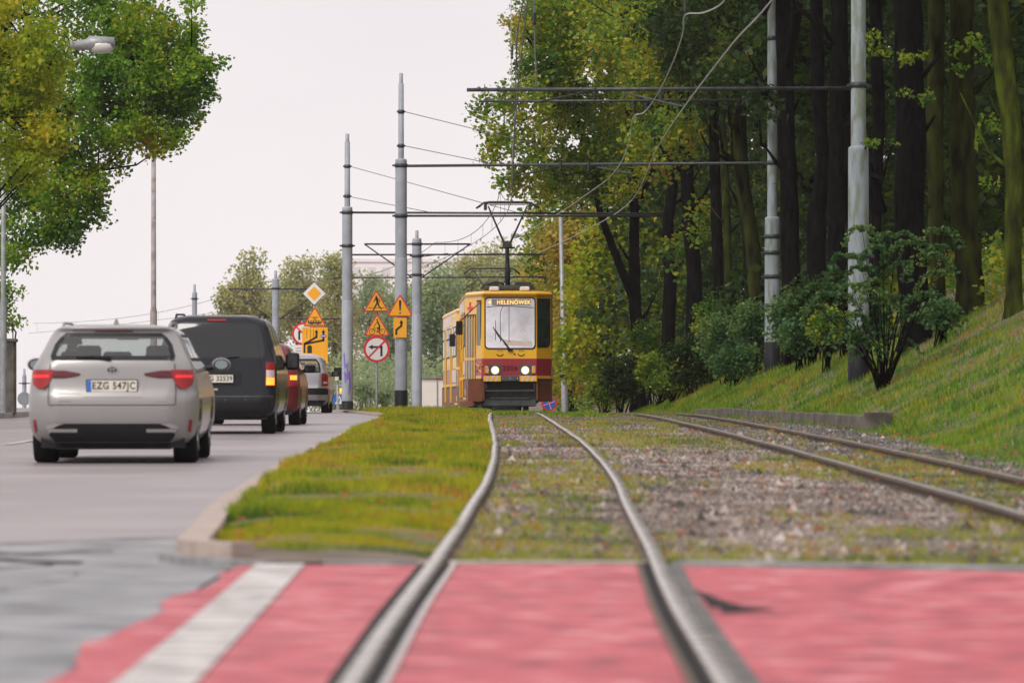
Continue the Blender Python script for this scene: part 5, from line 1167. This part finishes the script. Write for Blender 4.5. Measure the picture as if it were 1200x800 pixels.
sw = [[(1.12,.45,1.3),(1.6,.5,1.3)],[(1.12,1.38,2.2),(1.6,1.38,2.15)],[(1.12,2.28,3.2),(1.4,2.28,2.95),(1.58,2.28,2.7)]]
o = car('black_van', 'black high roofed family van with dark rear glass, signalling right', -4.45, 70.5, B, zs, 'black_car', rw, sw, (.33,.21,.72,3.4), holes=False)
for sg in (-1, 1):
    out = lambda a_, b_: (a_, b_) if sg > 0 else (-b_, -a_)
    l = B.rpatch([(.72,*out(.74,.885)),(1.08,*out(.745,.885))], .012).build('tail_lamp', 'lamp_red', o)
    B.rpatch([(.85,*out(.755,.875)),(.96,*out(.755,.875))], .018).build('lamp_insert', 'lamp_clear', l)
    B.rpatch([(.735,*out(.755,.875)),(.845,*out(.755,.875))], .018).build('turn_signal', 'lamp_orange_lit' if sg > 0 else 'lamp_clear', l)
    a = MB(); a.tube([(sg*.63, .45, 1.74), (sg*.63, .6, 1.80), (sg*.63, 2.2, 1.82), (sg*.61, 2.4, 1.77)], .018, 6); a.build('roof_rail', 'plastic_dark', o)
    mirror(o, sg*.93, 2.9, 1.10, sg, 'plastic_dark', (.21, .2, .27))
B.rpatch([(.30,-.84,.84),(.45,-.87,.87),(.545,-.87,.87),(.56,-.86,.86)], .012).build('rear_bumper', 'plastic_dark', o)
B.rpatch([(.555,-.86,.86),(.575,-.86,.86)], .016).build('bumper_edge', 'steel_dark', o)
B.rpatch([(1.70,-.14,.14),(1.725,-.14,.14)], .012, 5).build('brake_light', 'lamp_red', o)
B.rpatch([(.58,-.73,-.722),(1.64,-.60,-.592)], .004, 3).build('tailgate_gap', 'plastic_dark', o); B.rpatch([(.58,.722,.73),(1.64,.592,.60)], .004, 3).build('tailgate_gap', 'plastic_dark', o)
a = MB(); B.rpatch([(.72,-.36,.36),(.74,-.38,.38),(.93,-.40,.40),(.95,-.38,.38)], .006, mb=a); a.build('plate_recess', 'plastic_dark', o)
plate_on(B, o, 'EZG 32539', .83, off=.03)
a = MB(); a.box((0, 2.1, .26), (1.5, 3.8, .1)); a.build('underbody', 'plastic_dark', o)
a = MB()
for x in (-.45, -.15, .15, .45): a.lathe([(.001, -.006), (.018, -.005), (.02, .01)], (x, B.yr(x, .50)-.012, .50), 10, 'y')
a.build('parking_sensor', 'steel_dark', o)
a = MB(); a.tube([(.02, B.yr(0, 1.13)-.03, 1.13), (.35, B.yr(.35, 1.16)-.02, 1.16)], [.02, .008], 6); a.build('wiper', 'plastic_dark', o)
a = MB(); a.box((0, B.yr(0, .69)-.01, .67), (.06, .03, .03)); a.build('tailgate_latch', 'chrome', o)

# red car
Lr = [(.22,.80,.12,4.0,.2,.3),(.32,.87,.03,4.1,.25,.3),(.5,.89,.0,4.15,.28,.35),(.75,.89,.02,4.1,.25,.4),(.92,.87,.08,3.6,.22,.35),(1.0,.84,.12,3.1,.2,.3),(1.2,.77,.25,2.75,.2,.25),(1.4,.67,.42,2.35,.2,.2),(1.47,.58,.5,2.1,.18,.2),(1.50,.4,.7,1.9,.15,.2)]
B = Body(Lr); zs = [.22,.27,.32,.4,.5,.6,.7,.75,.8,.86,.92,.96,1.0,1.06,1.13,1.2,1.27,1.34,1.4,1.44,1.47,1.49,1.50]
o = car('red_car', 'dark red car mostly hidden between the black van and the silver minivan', -4.72, 84.5, B, zs, 'red_car', [(1.02,-.66,.66),(1.2,-.62,.62),(1.38,-.54,.54)], [[(1.0,.6,1.4),(1.34,.8,1.4)],[(1.0,1.48,2.6),(1.36,1.48,2.3)]], (.32,.205,.7,3.2), holes=False)
for sg in (-1, 1):
    out = lambda a_, b_: (a_, b_) if sg > 0 else (-b_, -a_)
    l = B.rpatch([(.70,*out(.66,.86)),(.92,*out(.68,.85))], .012).build('tail_lamp', 'lamp_red', o); B.rpatch([(.82,*out(.72,.84)),(.90,*out(.72,.84))], .018).build('turn_signal', 'lamp_orange_lit' if sg > 0 else 'lamp_clear', l)
    mirror(o, sg*.88, 2.6, 1.03, sg, 'plastic_dark')
    a = MB()
    for yy in (1.75, 2.75): B.spatch([(.86,yy,yy+.16),(.885,yy,yy+.16)], sg, .02, 4, mb=a)
    a.build('door_handle', 'red_car', o)
plate_on(B, o, 'EZG 8841', .6, off=.02)
a = MB(); a.box((0, 2, .24), (1.5, 3.7, .1)); a.build('underbody', 'plastic_dark', o)

# silver minivan ahead
Lp = [(.22,.78,.14,4.2,.2,.3),(.32,.85,.04,4.25,.28,.3),(.5,.875,.0,4.27,.32,.4),(.68,.875,.02,4.25,.28,.4),(.74,.865,.06,4.15,.24,.4),(1.0,.86,.09,3.9,.2,.35),(1.1,.83,.11,3.5,.2,.3),(1.3,.76,.2,3.0,.22,.25),(1.5,.66,.36,2.5,.25,.2),(1.58,.56,.48,2.2,.22,.2),(1.62,.36,.8,1.9,.18,.2)]
B = Body(Lp, .09); zs = [.22,.27,.32,.4,.5,.6,.68,.71,.74,.82,.91,1.0,1.05]+list(np.arange(1.1, 1.5, .03))+[1.5,1.54,1.58,1.6,1.62]
o = car('silver_minivan', 'silver rounded minivan farthest ahead at the crest of the road', -5.88, 128.0, B, zs, 'grey_paint', [(1.10,-.62,.62),(1.15,-.66,.66),(1.35,-.62,.62),(1.48,-.52,.52)], [[(1.1,.8,1.6),(1.45,1.0,1.6)],[(1.1,1.7,2.9),(1.45,1.7,2.5)]], (.31,.2,.75,3.4), ws=[(1.12,-.62,.62),(1.46,-.52,.52)])
for sg in (-1, 1):
    out = lambda a_, b_: (a_, b_) if sg > 0 else (-b_, -a_)
    l = B.rpatch([(.74,*out(.70,.85)),(1.0,*out(.68,.855)),(1.08,*out(.70,.83))], .012).build('tail_lamp', 'lamp_red', o); B.rpatch([(.80,*out(.73,.84)),(.86,*out(.73,.84))], .018).build('lamp_insert', 'lamp_clear', l)
    mirror(o, sg*.86, 2.9, 1.08, sg, 'plastic_dark')
B.rpatch([(.50,-.85,.85),(.68,-.86,.86)], .014).build('bumper_strip', 'plastic_dark', o)
B.rpatch([(.225,-.70,.70),(.34,-.80,.80)], .010).build('lower_bumper', 'plastic_dark', o)
plate_on(B, o, 'EL 60K7', .82, off=.02)
a = MB(); a.tube([(.0, .0, .34), (0, -.10, .34), (0, -.12, .42)], .025, 8); a.lathe([(.001, .05), (.03, .03), (.03, -.01)], (0, -.12, .43), 10); a.build('tow_bar', 'steel_dark', o)
a = MB(); a.box((0, 2, .24), (1.4, 3.9, .1)); a.build('underbody', 'plastic_dark', o)
a = MB(); a.tube([(.05, B.yr(0, 1.13)-.03, 1.13), (-.35, B.yr(.35, 1.17)-.02, 1.17)], [.02, .008], 6); a.build('wiper', 'plastic_dark', o)

# ------------------------------------------------------------------ tram
def outl(z, lean=True):
    d = .0 if z < 1.7 else (z-1.7)*.05   # the front leans back a little
    return [(-.72, d), (.72, d), (1.14, .50+d*.5), (1.2, 1.55), (1.2, 12.0), (.85, 13.2), (-.85, 13.2), (-1.2, 12.0), (-1.2, 1.55), (-.78, .06+d)]
def tram(name, label, loc, rz, number, dest):
    o = thing(name, loc, label, 'tram', 'coupled tram cars', rz=rz)
    def band(z0, z1, m, nm, inset=0.0, steps=1):
        a = MB(); zs_ = np.linspace(z0, z1, steps+1); P_ = []
        for z in zs_:
            q = outl(z); n = len(q); c = (0, 6.5)
            P_ += [(x-(inset*(1 if x > 0 else -1)), y+(inset if y < 6 else -inset), z) for x, y in q]
        fs = [(i*n+k, i*n+(k+1) % n, (i+1)*n+(k+1) % n, (i+1)*n+k) for i in range(steps) for k in range(n)]
        a.add(P_, fs+[tuple(range(n-1, -1, -1)), tuple(steps*n+k for k in range(n))]); return a.build(nm, m, o)
    band(.95, 1.50, 'tram_red', 'red_band'); band(1.50, 1.82, 'tram_yellow', 'yellow_band'); band(1.82, 2.86, 'tram_yellow', 'window_band', .0, 3); band(2.86, 3.24, 'tram_yellow', 'upper_panel')
    a = MB()   # side skirts, open at the front
    for sg in (-1, 1):
        pts = [(.76, .10), (1.14, .52), (1.2, 1.55), (1.2, 12.9)]
        for (x0, y0), (x1, y1) in zip(pts[:-1], pts[1:]): a.add([(sg*x0, y0, .33), (sg*x1, y1, .33), (sg*x1, y1, .95), (sg*x0, y0, .95), (sg*(x0-.03), y0+.02, .33), (sg*(x1-.03), y1, .33), (sg*(x1-.03), y1, .95), (sg*(x0-.03), y0+.02, .95)], [(0,1,2,3), (7,6,5,4), (0,4,5,1)])
    a.build('side_skirt', 'tram_brown', o)
    a = MB(); a.box((0, 6.6, .75), (2.2, 12.0, .36)); a.build('underframe', 'tram_dark', o)
    for y in (2.6, 10.0):
        a = MB(); a.box((0, y, .48), (1.7, 2.2, .4), bev=.06); b_ = a.build('bogie', 'tram_dark', o)
        for yy in (-.9, .9):
            for sg in (-1, 1): a = MB(); a.lathe([(.001, -.05), (.33, -.05), (.33, .05), (.001, .05)], (sg*.5, y+yy, .34), 20, 'x'); a.build('wheel', 'rail_side', b_)
    # roof
    a = MB(); n = 10; V = []
    for k, (s_, z) in enumerate(((1.015, 3.22), (1.02, 3.27), (.97, 3.33), (.8, 3.38), (.5, 3.41))):
        for x, y in outl(3.2): V.append((x*s_, 6.5+(y-6.5)*(s_ if s_ > .95 else .97*s_+.03), z))
    a.add(V, [(i*n+k, i*n+(k+1) % n, (i+1)*n+(k+1) % n, (i+1)*n+k) for i in range(4) for k in range(n)]+[tuple(4*n+k for k in range(n))]); r_ = a.build('roof', 'tram_yellow', o)
    a = MB(); a.box((-.42, .9, 3.42), (.26, .5, .12), bev=.03); a.box((.42, .9, 3.42), (.26, .5, .12), bev=.03); a.build('roof_vent', 'tram_seatlight', r_)
    a = MB(); a.box((0, 3.1, 3.50), (1.5, 1.3, .05)); 
    for x in (-.6, .6):
        for y in (2.5, 3.7): a.box((x, y, 3.43), (.08, .08, .16))
    a.box((0, 2.5, 3.53), (1.45, .12, .08)); a.box((.42, 2.5, 3.60), (.45, .3, .12), bev=.04); a.box((-.45, 2.5, 3.60), (.36, .24, .12), bev=.03); a.box((0, 1.9, 3.47), (1.3, .5, .12), bev=.03); a.tube([(-.7, 2.2, 3.55), (-.35, 2.2, 3.66), (-.1, 2.2, 3.58)], .035, 6); a.build('pantograph_base', 'steel_dark', o)
    # windscreen with rounded corners
    def rrect(x0, x1, z0, z1, r, n=6):
        out = []
        for cx, cz, a0 in ((x1-r, z1-r, 0), (x0+r, z1-r, 90), (x0+r, z0+r, 180), (x1-r, z0+r, 270)):
            for i in range(n+1): t = R(a0+90*i/n); out.append((cx+r*math.cos(t), cz+r*math.sin(t)))
        return out
    def onface(pts, d0, d1, m, nm, par, sl=.05):
        a = MB(); a.plate(pts, d0, d1); a.v = [(x, y+max(0, z-1.7)*sl, z) for x, y, z in a.v]; return a.build(nm, m, par)
    seal = onface(rrect(-.70, .70, 1.755, 3.175, .11), -.012, .004, 'plastic_dark', 'windscreen_seal', o)
    onface(rrect(-.665, .665, 1.79, 3.14, .09), -.016, -.011, 'screen_glass', 'windscreen', o)
    onface(rrect(-.50, .57, 2.945, 3.125, .02), -.019, -.016, 'display_back', 'destination_display', o)
    t = text_mesh(dest, .155, 'led_orange', 'destination_text', o, (.10, -.021+.065, 3.03), ext=.001, sx=.92); t2 = text_mesh('4', .17, 'led_orange', 'line_number', o, (-.56, -.021+.065, 3.03), ext=.001)
    a = MB(); pp = [(x, -.02+(z-1.7)*.05, z) for x, z in ((-.64, 2.90), (-.3, 2.935), (.1, 2.925), (.64, 2.885))]; a.tube(pp, .011, 5)
    for (xa, za, xb, zb) in ((-.26, 1.95, -.27, 2.75), (-.27, 2.75, -.20, 2.92), (-.03, 1.95, -.03, 2.9), (-.40, 2.0, -.40, 2.55)): a.tube([(xa, -.02+(za-1.7)*.05, za), (xb, -.02+(zb-1.7)*.05, zb)], .008, 5)
    a.build('cab_fitting', 'steel_dark', o)
    onface([(-.18, 1.86), (.60, 1.84), (.60, 1.97), (.1, 1.99), (-.18, 2.02)], -.019, -.016, 'tram_cream', 'dashboard', o)
    onface([(.25, 2.06), (.40, 2.06), (.42, 2.2), (.34, 2.26), (.26, 2.18)], -.019, -.016, 'sign_white', 'sticker', o)
    a = MB(); a.tube([(-.02, -.05, 1.74), (-.06, -.06, 1.80), (-.42, -.05, 2.30)], [.03, .018, .012], 6); a.tube([(.02, -.05, 1.73), (-.03, -.055, 1.80), (-.40, -.045, 2.27)], .008, 5); a.tube([(-.47, -.03, 2.36), (-.24, -.03, 1.98)], .010, 5)
    a.box((0, -.03, 1.73), (.14, .06, .06), bev=.015); a.build('wiper', 'plastic_dark', o)
    # headlights
    for sg in (-1, 1):
        a = MB(); a.box((sg*.45, -.012, 1.19), (.40, .03, .30), bev=.02); hs = a.build('lamp_housing', 'tram_bumper', o)
        a = MB(); a.lathe([(.001, -.045), (.055, -.042), (.075, -.03), (.08, -.01)], (sg*.41, 0, 1.18), 20, 'y'); a.build('headlight', 'headlamp_lit', hs)
        a = MB(); a.lathe([(.082, -.034), (.11, -.03), (.11, -.01)], (sg*.41, 0, 1.18), 20, 'y'); a.build('headlight_halo', 'headlamp_glow', hs)  # emissive ring painting the orange glow around the headlight
        a = MB(); a.box((sg*.645, -.03, 1.20), (.10, .04, .20), bev=.015); a.build('indicator', 'indicator_lens', hs)
        # crash strips
        a = MB(); a.box((sg*.49, -.03, .95), (.48, .08, .15), 0, bev=.01)
        for i in range(3): a.add([(sg*.49-.20+i*.13, -.072, .88), (sg*.49-.14+i*.13, -.072, .88), (sg*.49-.08+i*.13, -.072, 1.02), (sg*.49-.14+i*.13, -.072, 1.02)], [(0, 1, 2, 3)], 1)
        a.build('bumper_strip', ['tram_yellow', 'tram_cream'], o)
    a = MB(); a.box((0, -.035, .955), (.52, .09, .15), bev=.015); a.build('coupler_cover', 'tram_bumper', o)
    a = MB()
    for x in (-.2, 0, .2): a.lathe([(.001, -.085), (.015, -.083), (.015, -.07)], (x, 0, .96), 8, 'y')
    a.build('bolt', 'chrome', o)
    text_mesh(number, .19, 'plastic_dark', 'fleet_number', o, (0, -.006, 1.23), ext=.002)
    for x in (-.28, .30):    # smiling eyes
        a = MB(); pts = circ(x, 1.66, .095, 9, .085, R(200), R(340)); a.tube([(px, -.008, pz) for px, pz in pts], .011, 5)
        for i in (-1, 0, 1): a.tube([(x+i*.045, -.008, 1.70), (x+i*.06, -.008, 1.735)], .007, 5)
        a.build('painted_eye', 'plastic_dark', o)
    a = MB(); a.lathe([(.001, -.02), (.02, -.018), (.025, 0)], (.12, 0, 1.62), 8, 'y'); a.build('socket', 'plastic_dark', o)
    for sg in (-1,):
        a = MB()
        for (p, q_) in (((-.84, 1.28), (-.93, 1.36)), ((-.84, 1.28), (-.80, 1.40)), ((-.84, 1.28), (-.76, 1.33)), ((-.84, 1.28), (-.90, 1.14)), ((-.86, 1.2), (-.78, 1.12))):
            f = lambda p: (p[0], (abs(p[0])-.78)/(1.2-.78)*1.49+.06-.02, p[1]); a.tube([f(p), f(q_)], .016, 5)
        a.build('painted_mark', 'tram_yellow', o)
    # front opening: drawgear and lower bumper
    a = MB(); a.box((0, .55, .66), (1.40, .6, .50)); a.build('coupler_bay', 'tram_dark', o)
    a = MB(); a.tube([(-.66, .02, .84), (-.66, -.02, .62), (.66, -.02, .62), (.66, .02, .84)], .022, 6); a.build('guard_bar', 'tram_bumper', o)
    a = MB(); a.box((0, .18, .30), (1.44, .10, .20), bev=.03); a.box((0, .12, .42), (1.1, .04, .04)); a.build('lifeguard', 'tram_bumper', o)
    for sg in (-1, 1): a = MB(); a.box((sg*.73, .25, .66), (.05, .5, .58)); a.build('cheek_panel', 'tram_brown', o)
    # glazing on the chamfers and sides.   cham(t, z): a point on the slanted corner
    def seg(p, q_, t0, t1, z0, z1, m, nm, par, off=.012):
        (x0, y0), (x1, y1) = p, q_; L_ = math.hypot(x1-x0, y1-y0); nx, ny = (y1-y0)/L_, -(x1-x0)/L_
        if nx*(x0+x1) < 0: nx, ny = -nx, -ny
        a = MB(); V = []
        for t, z in ((t0, z0), (t1, z0), (t1, z1), (t0, z1)):
            V.append((x0+(x1-x0)*t+nx*off, y0+(y1-y0)*t+ny*off, z))
        V += [(x-nx*(off+.004), y-ny*(off+.004), z) for x, y, z in V]
        a.add(V, [(0,1,2,3) if x0 > 0 else (3,2,1,0), (0,4,5,1), (1,5,6,2), (2,6,7,3), (3,7,4,0)]); return a.build(nm, m, par)
    lc0, lc1 = (-.78, .10), (-1.2, 1.55)
    w_ = seg(lc0, lc1, .02, .28, 1.80, 3.10, 'plastic_dark', 'corner_window', o, .006); seg(lc0, lc1, .05, .25, 1.86, 3.05, 'glass_tram_side', 'pane', w_, .012)
    d = seg(lc0, lc1, .34, .98, .42, 2.72, 'plastic_dark', 'front_door', o, .008)
    for t in (.36, .52, .68, .84):
        seg(lc0, lc1, t, t+.03, .45, 2.68, 'tram_yellow', 'door_post', d, .028); seg(lc0, lc1, t+.05, t+.13, 1.55, 2.62, 'glass_tram_side', 'door_glass', d, .016); seg(lc0, lc1, t+.05, t+.13, .72, 1.45, 'glass_dark', 'door_glass', d, .016)
    seg(lc0, lc1, .34, .98, 1.46, 1.54, 'tram_yellow', 'door_rail', d, .022); seg(lc0, lc1, .34, .98, .50, .66, 'tram_yellow', 'door_kick_plate', d, .022); seg(lc0, lc1, .30, 1.0, .38, .44, 'tram_yellow', 'step_edge', d, .06)
    rc0, rc1 = (.72, .0), (1.14, .52)
    w_ = seg(rc0, rc1, .05, .93, 1.80, 3.14, 'plastic_dark', 'corner_window', o, .008); seg(rc0, rc1, .10, .88, 1.86, 3.08, 'glass_tram_side', 'pane', w_, .016)
    seg(rc0, rc1, .10, .88, 2.58, 2.62, 'plastic_dark', 'glazing_bar', w_, .024); seg(rc0, rc1, .48, .51, 1.86, 3.08, 'plastic_dark', 'glazing_bar', w_, .022)
    w_ = seg((1.14, .52), (1.2, 1.55), .02, .98, 1.80, 3.14, 'plastic_dark', 'cab_side_window', o, .008); seg((1.14, .52), (1.2, 1.55), .10, .92, 1.86, 3.08, 'glass_tram_side', 'pane', w_, .016)
    # strips round the body
    for nm, z0, z1, m in (('waist_strip', .955, 1.035, 'tram_yellow'), ('sill_strip', .90, .95, 'tram_dark')):
        for p, q_ in ((rc0, rc1), ((1.14, .52), (1.2, 1.55)), ((1.2, 1.55), (1.2, 12.0)), ((-1.2, 1.55), (-1.2, 12.0))): seg(p, q_, 0, 1, z0, z1, m, nm, o, .012)
        seg(lc0, lc1, 0, .32, z0, z1, m, nm, o, .012)
    for sg in (-1, 1):
        p, q_ = (sg*1.2, 1.6), (sg*1.2, 12.0); y = 1.8
        items = ['w', 'w', 'd', 'w', 'w', 'd', 'w'] if sg < 0 else ['w']*7
        for i, it in enumerate(items):
            t0, t1 = .02+i*.138, .02+i*.138+.122
            if it == 'w':
                w_ = seg(p, q_, t0, t1, 1.85, 2.80, 'plastic_dark', 'side_window', o, .008); seg(p, q_, t0+.006, t1-.006, 1.90, 2.42, 'glass_tram_side', 'pane', w_, .016); seg(p, q_, t0+.006, t1-.006, 2.48, 2.76, 'glass_tram_side', 'pane', w_, .016)
            else:
                w_ = seg(p, q_, t0, t1, .42, 2.76, 'plastic_dark', 'side_door', o, .008)
                for k in range(4): seg(p, q_, t0+.004+k*.0295, t0+.010+k*.0295, .45, 2.74, 'tram_yellow', 'door_post', w_, .03); seg(p, q_, t0+.013+k*.0295, t0+.028+k*.0295, 1.5, 2.6, 'glass_tram_side', 'door_glass', w_, .02)
    for sg in (-1, 1): 
        seg((sg*1.2, 1.6), (sg*1.2, 12.0), .30, .85, 2.86, 3.16, 'tram_cream', 'upper_reflection', o, .014); seg((sg*1.2, 1.6), (sg*1.2, 12.0), .03, .28, 1.08, 1.46, 'tram_cream', 'lower_reflection', o, .014)  # cream panels paint in the pale reflection along the car's side
    seg(lc0, lc1, .55, .85, 2.86, 2.93, 'sign_red', 'badge_mark', o, .016); seg(lc0, lc1, .66, .73, 2.80, 3.06, 'sign_red', 'badge_mark', o, .018)
    # door side mirror on its arm
    a = MB(); a.tube([(-.80, .1, 3.05), (-1.10, .25, 2.78), (-1.36, .35, 2.52)], .018, 6); ma = a.build('mirror_arm', 'tram_red', o)
    a = MB(); a.box((-1.38, .32, 2.34), (.18, .10, .38), bev=.03); a.build('mirror', 'plastic_dark', ma)
    return o
mat('screen_glass', (.60,.59,.62), (.86,.83,.86), scale=1.8, rough=.08, metal=.9, detail=3)
mat('display_back', (.24, .22, .215), (.30, .28, .27), scale=3, rough=.4)
def tramloc(D): return (float(Xt(D)), D, float(trz(D)))
XY0 = -.05
t1 = tram('tram_car', 'yellow and red front tram car with lit headlights and raised pantograph', (XY0, 128.0, -.22), R(1.5), '2006', 'HELENÓWEK')
def pantograph(o, z_top, name='pantograph'):
    zb = 3.52; m = 'black_paint'; zt = z_top
    a = MB(); zk = zb+(zt-zb)*.50; y0 = 3.6; a.tube([(0, 2.6, zb), (0, y0-.3, zk)], [.075, .055], 10); pn = a.build(name, m, o)
    a = MB(); a.box((0, y0-.3, zk+.02), (.26, .16, .22), bev=.04); a.tube([(-.22, y0-.3, zk-.06), (.22, y0-.3, zk-.06)], .03, 8); a.build('knuckle', 'steel_dark', pn)
    for sg in (-1, 1):
        a = MB(); a.tube([(sg*.09, y0-.3, zk+.08), (sg*.54, 2.7, zt-.10)], [.030, .022], 8); a.build('upper_arm', 'steel_dark', pn)
        a = MB(); a.box((sg*.62, 2.7, zt-.12), (.09, .10, .18), bev=.02); a.build('spring_box', 'steel_dark', pn)
    a = MB(); a.tube([(-.88, 2.65, zt-.16), (-.66, 2.65, zt+.0), (-.5, 2.65, zt+.02), (.5, 2.65, zt+.02), (.66, 2.65, zt+.0), (.88, 2.65, zt-.16)], .028, 8); a.tube([(-.5, 2.8, zt-.05), (.5, 2.8, zt-.05)], .012, 6)
    a.tube([(-.80, 2.95, zt-.12), (-.66, 2.95, zt+.0), (.66, 2.95, zt+.0), (.80, 2.95, zt-.12)], .02, 8); a.build('collector_head', 'steel_dark', pn)
    return pn
# trailing car
t2 = copy_tree(t1); tag(t2, 'second yellow and red tram car coupled behind, its side half hidden by the front car'); t2.location = (-.42, 142.3, -.36); t2.rotation_euler.z = R(3.1)
pantograph(t1, 5.86)
# lower raised collector of the second car
def low_panto(o):
    zb = 3.52; zt = 4.62; m = 'steel_dark'; a = MB(); a.tube([(0, 4.2, zb), (0, 3.0, zb+.42)], [.06, .05], 8); pn = a.build('pantograph', m, o)
    for sg in (-1, 1): a = MB(); a.tube([(sg*.15, 3.0, zb+.3), (sg*.58, 3.8, zt-.06)], [.03, .022], 8); a.build('upper_arm', m, pn)
    a = MB(); a.tube([(-.88, 3.8, zt-.17), (-.66, 3.8, zt), (.66, 3.8, zt), (.88, 3.8, zt-.17)], .028, 8); a.tube([(-.5, 3.95, zt-.08), (.5, 3.95, zt-.08)], .012, 6); a.build('collector_head', m, pn)
low_panto(t2)

# ------------------------------------------------------------------ air, sky, sun, camera
HZ = .00012
m = bpy.data.materials.new('haze'); m.use_nodes = True; nt = m.node_tree; nt.nodes.clear(); out = nt.nodes.new('ShaderNodeOutputMaterial')
pv = nt.nodes.new('ShaderNodeVolumePrincipled'); pv.inputs['Color'].default_value = (.96, .93, .93, 1); pv.inputs['Density'].default_value = HZ; pv.inputs['Anisotropy'].default_value = .2
nt.links.new(pv.outputs[0], out.inputs['Volume']); M['haze'] = m
a = MB(); zmin, zmax = -26.0, 22.0; a.box((0, 465, (zmin+zmax)/2), (520, 970, zmax-zmin)); tag(a.build('haze', 'haze'), kind='stuff')
w = bpy.data.worlds.new('World'); scene.world = w; w.use_nodes = True; nt = w.node_tree; bg = nt.nodes['Background']
EL, AZ = 48, 215     # sun behind cloud: height, bearing
sky = nt.nodes.new('ShaderNodeTexSky'); sky.sky_type = 'NISHITA'; sky.sun_disc = False; sky.sun_elevation = R(EL); sky.sun_rotation = R(AZ); sky.air_density = 1.0; sky.dust_density = 4.0
sc = nt.nodes.new('ShaderNodeVectorMath'); sc.operation = 'SCALE'; sc.inputs['Scale'].default_value = .9
nt.links.new(sky.outputs[0], sc.inputs[0])
tc = nt.nodes.new('ShaderNodeTexCoord'); mp = nt.nodes.new('ShaderNodeMapping'); mp.inputs['Scale'].default_value = (1, 1, 3); nz = nt.nodes.new('ShaderNodeTexNoise'); nz.inputs['Scale'].default_value = 2.5; nz.inputs['Detail'].default_value = 5
nt.links.new(tc.outputs['Generated'], mp.inputs[0]); nt.links.new(mp.outputs[0], nz.inputs['Vector'])
cr = nt.nodes.new('ShaderNodeValToRGB'); cr.color_ramp.elements[0].position = .3; cr.color_ramp.elements[0].color = (8.0, 7.5, 7.7, 1); cr.color_ramp.elements[1].position = .7; cr.color_ramp.elements[1].color = (9.6, 8.95, 8.95, 1)
nt.links.new(nz.outputs['Fac'], cr.inputs[0])
mx = nt.nodes.new('ShaderNodeMix'); mx.data_type = 'RGBA'; mx.inputs['Factor'].default_value = .94    # cloud cover
nt.links.new(sc.outputs[0], mx.inputs['A']); nt.links.new(cr.outputs[0], mx.inputs['B']); nt.links.new(mx.outputs['Result'], bg.inputs['Color']); bg.inputs['Strength'].default_value = .092
s_ = bpy.data.lights.new('sun', 'SUN'); s_.energy = 2.0; s_.angle = R(28); s_.color = (1, .95, .88); so = bpy.data.objects.new('sun', s_); COL.objects.link(so)
from mathutils import Vector
sd = Vector((math.sin(R(AZ))*math.cos(R(EL)), math.cos(R(AZ))*math.cos(R(EL)), math.sin(R(EL)))); so.rotation_euler = sd.to_track_quat('Z', 'Y').to_euler()
cam = bpy.data.cameras.new('camera'); co = bpy.data.objects.new('camera', cam); COL.objects.link(co); co.location = (0, 0, 0); co.rotation_euler = (R(90), 0, 0)
cam.sensor_width = 36; cam.lens = F/1200*36; cam.shift_y = (HY-400)/1200; cam.clip_end = 3000; cam.clip_start = .5
cam.dof.use_dof = True; cam.dof.focus_distance = 128; cam.dof.aperture_fstop = 4.5
scene.camera = co
scene.view_settings.view_transform = 'Standard'; scene.view_settings.look = 'None'; scene.view_settings.exposure = .30; scene.view_settings.gamma = 1
try: scene.cycles.volume_bounces = 1
except Exception: pass
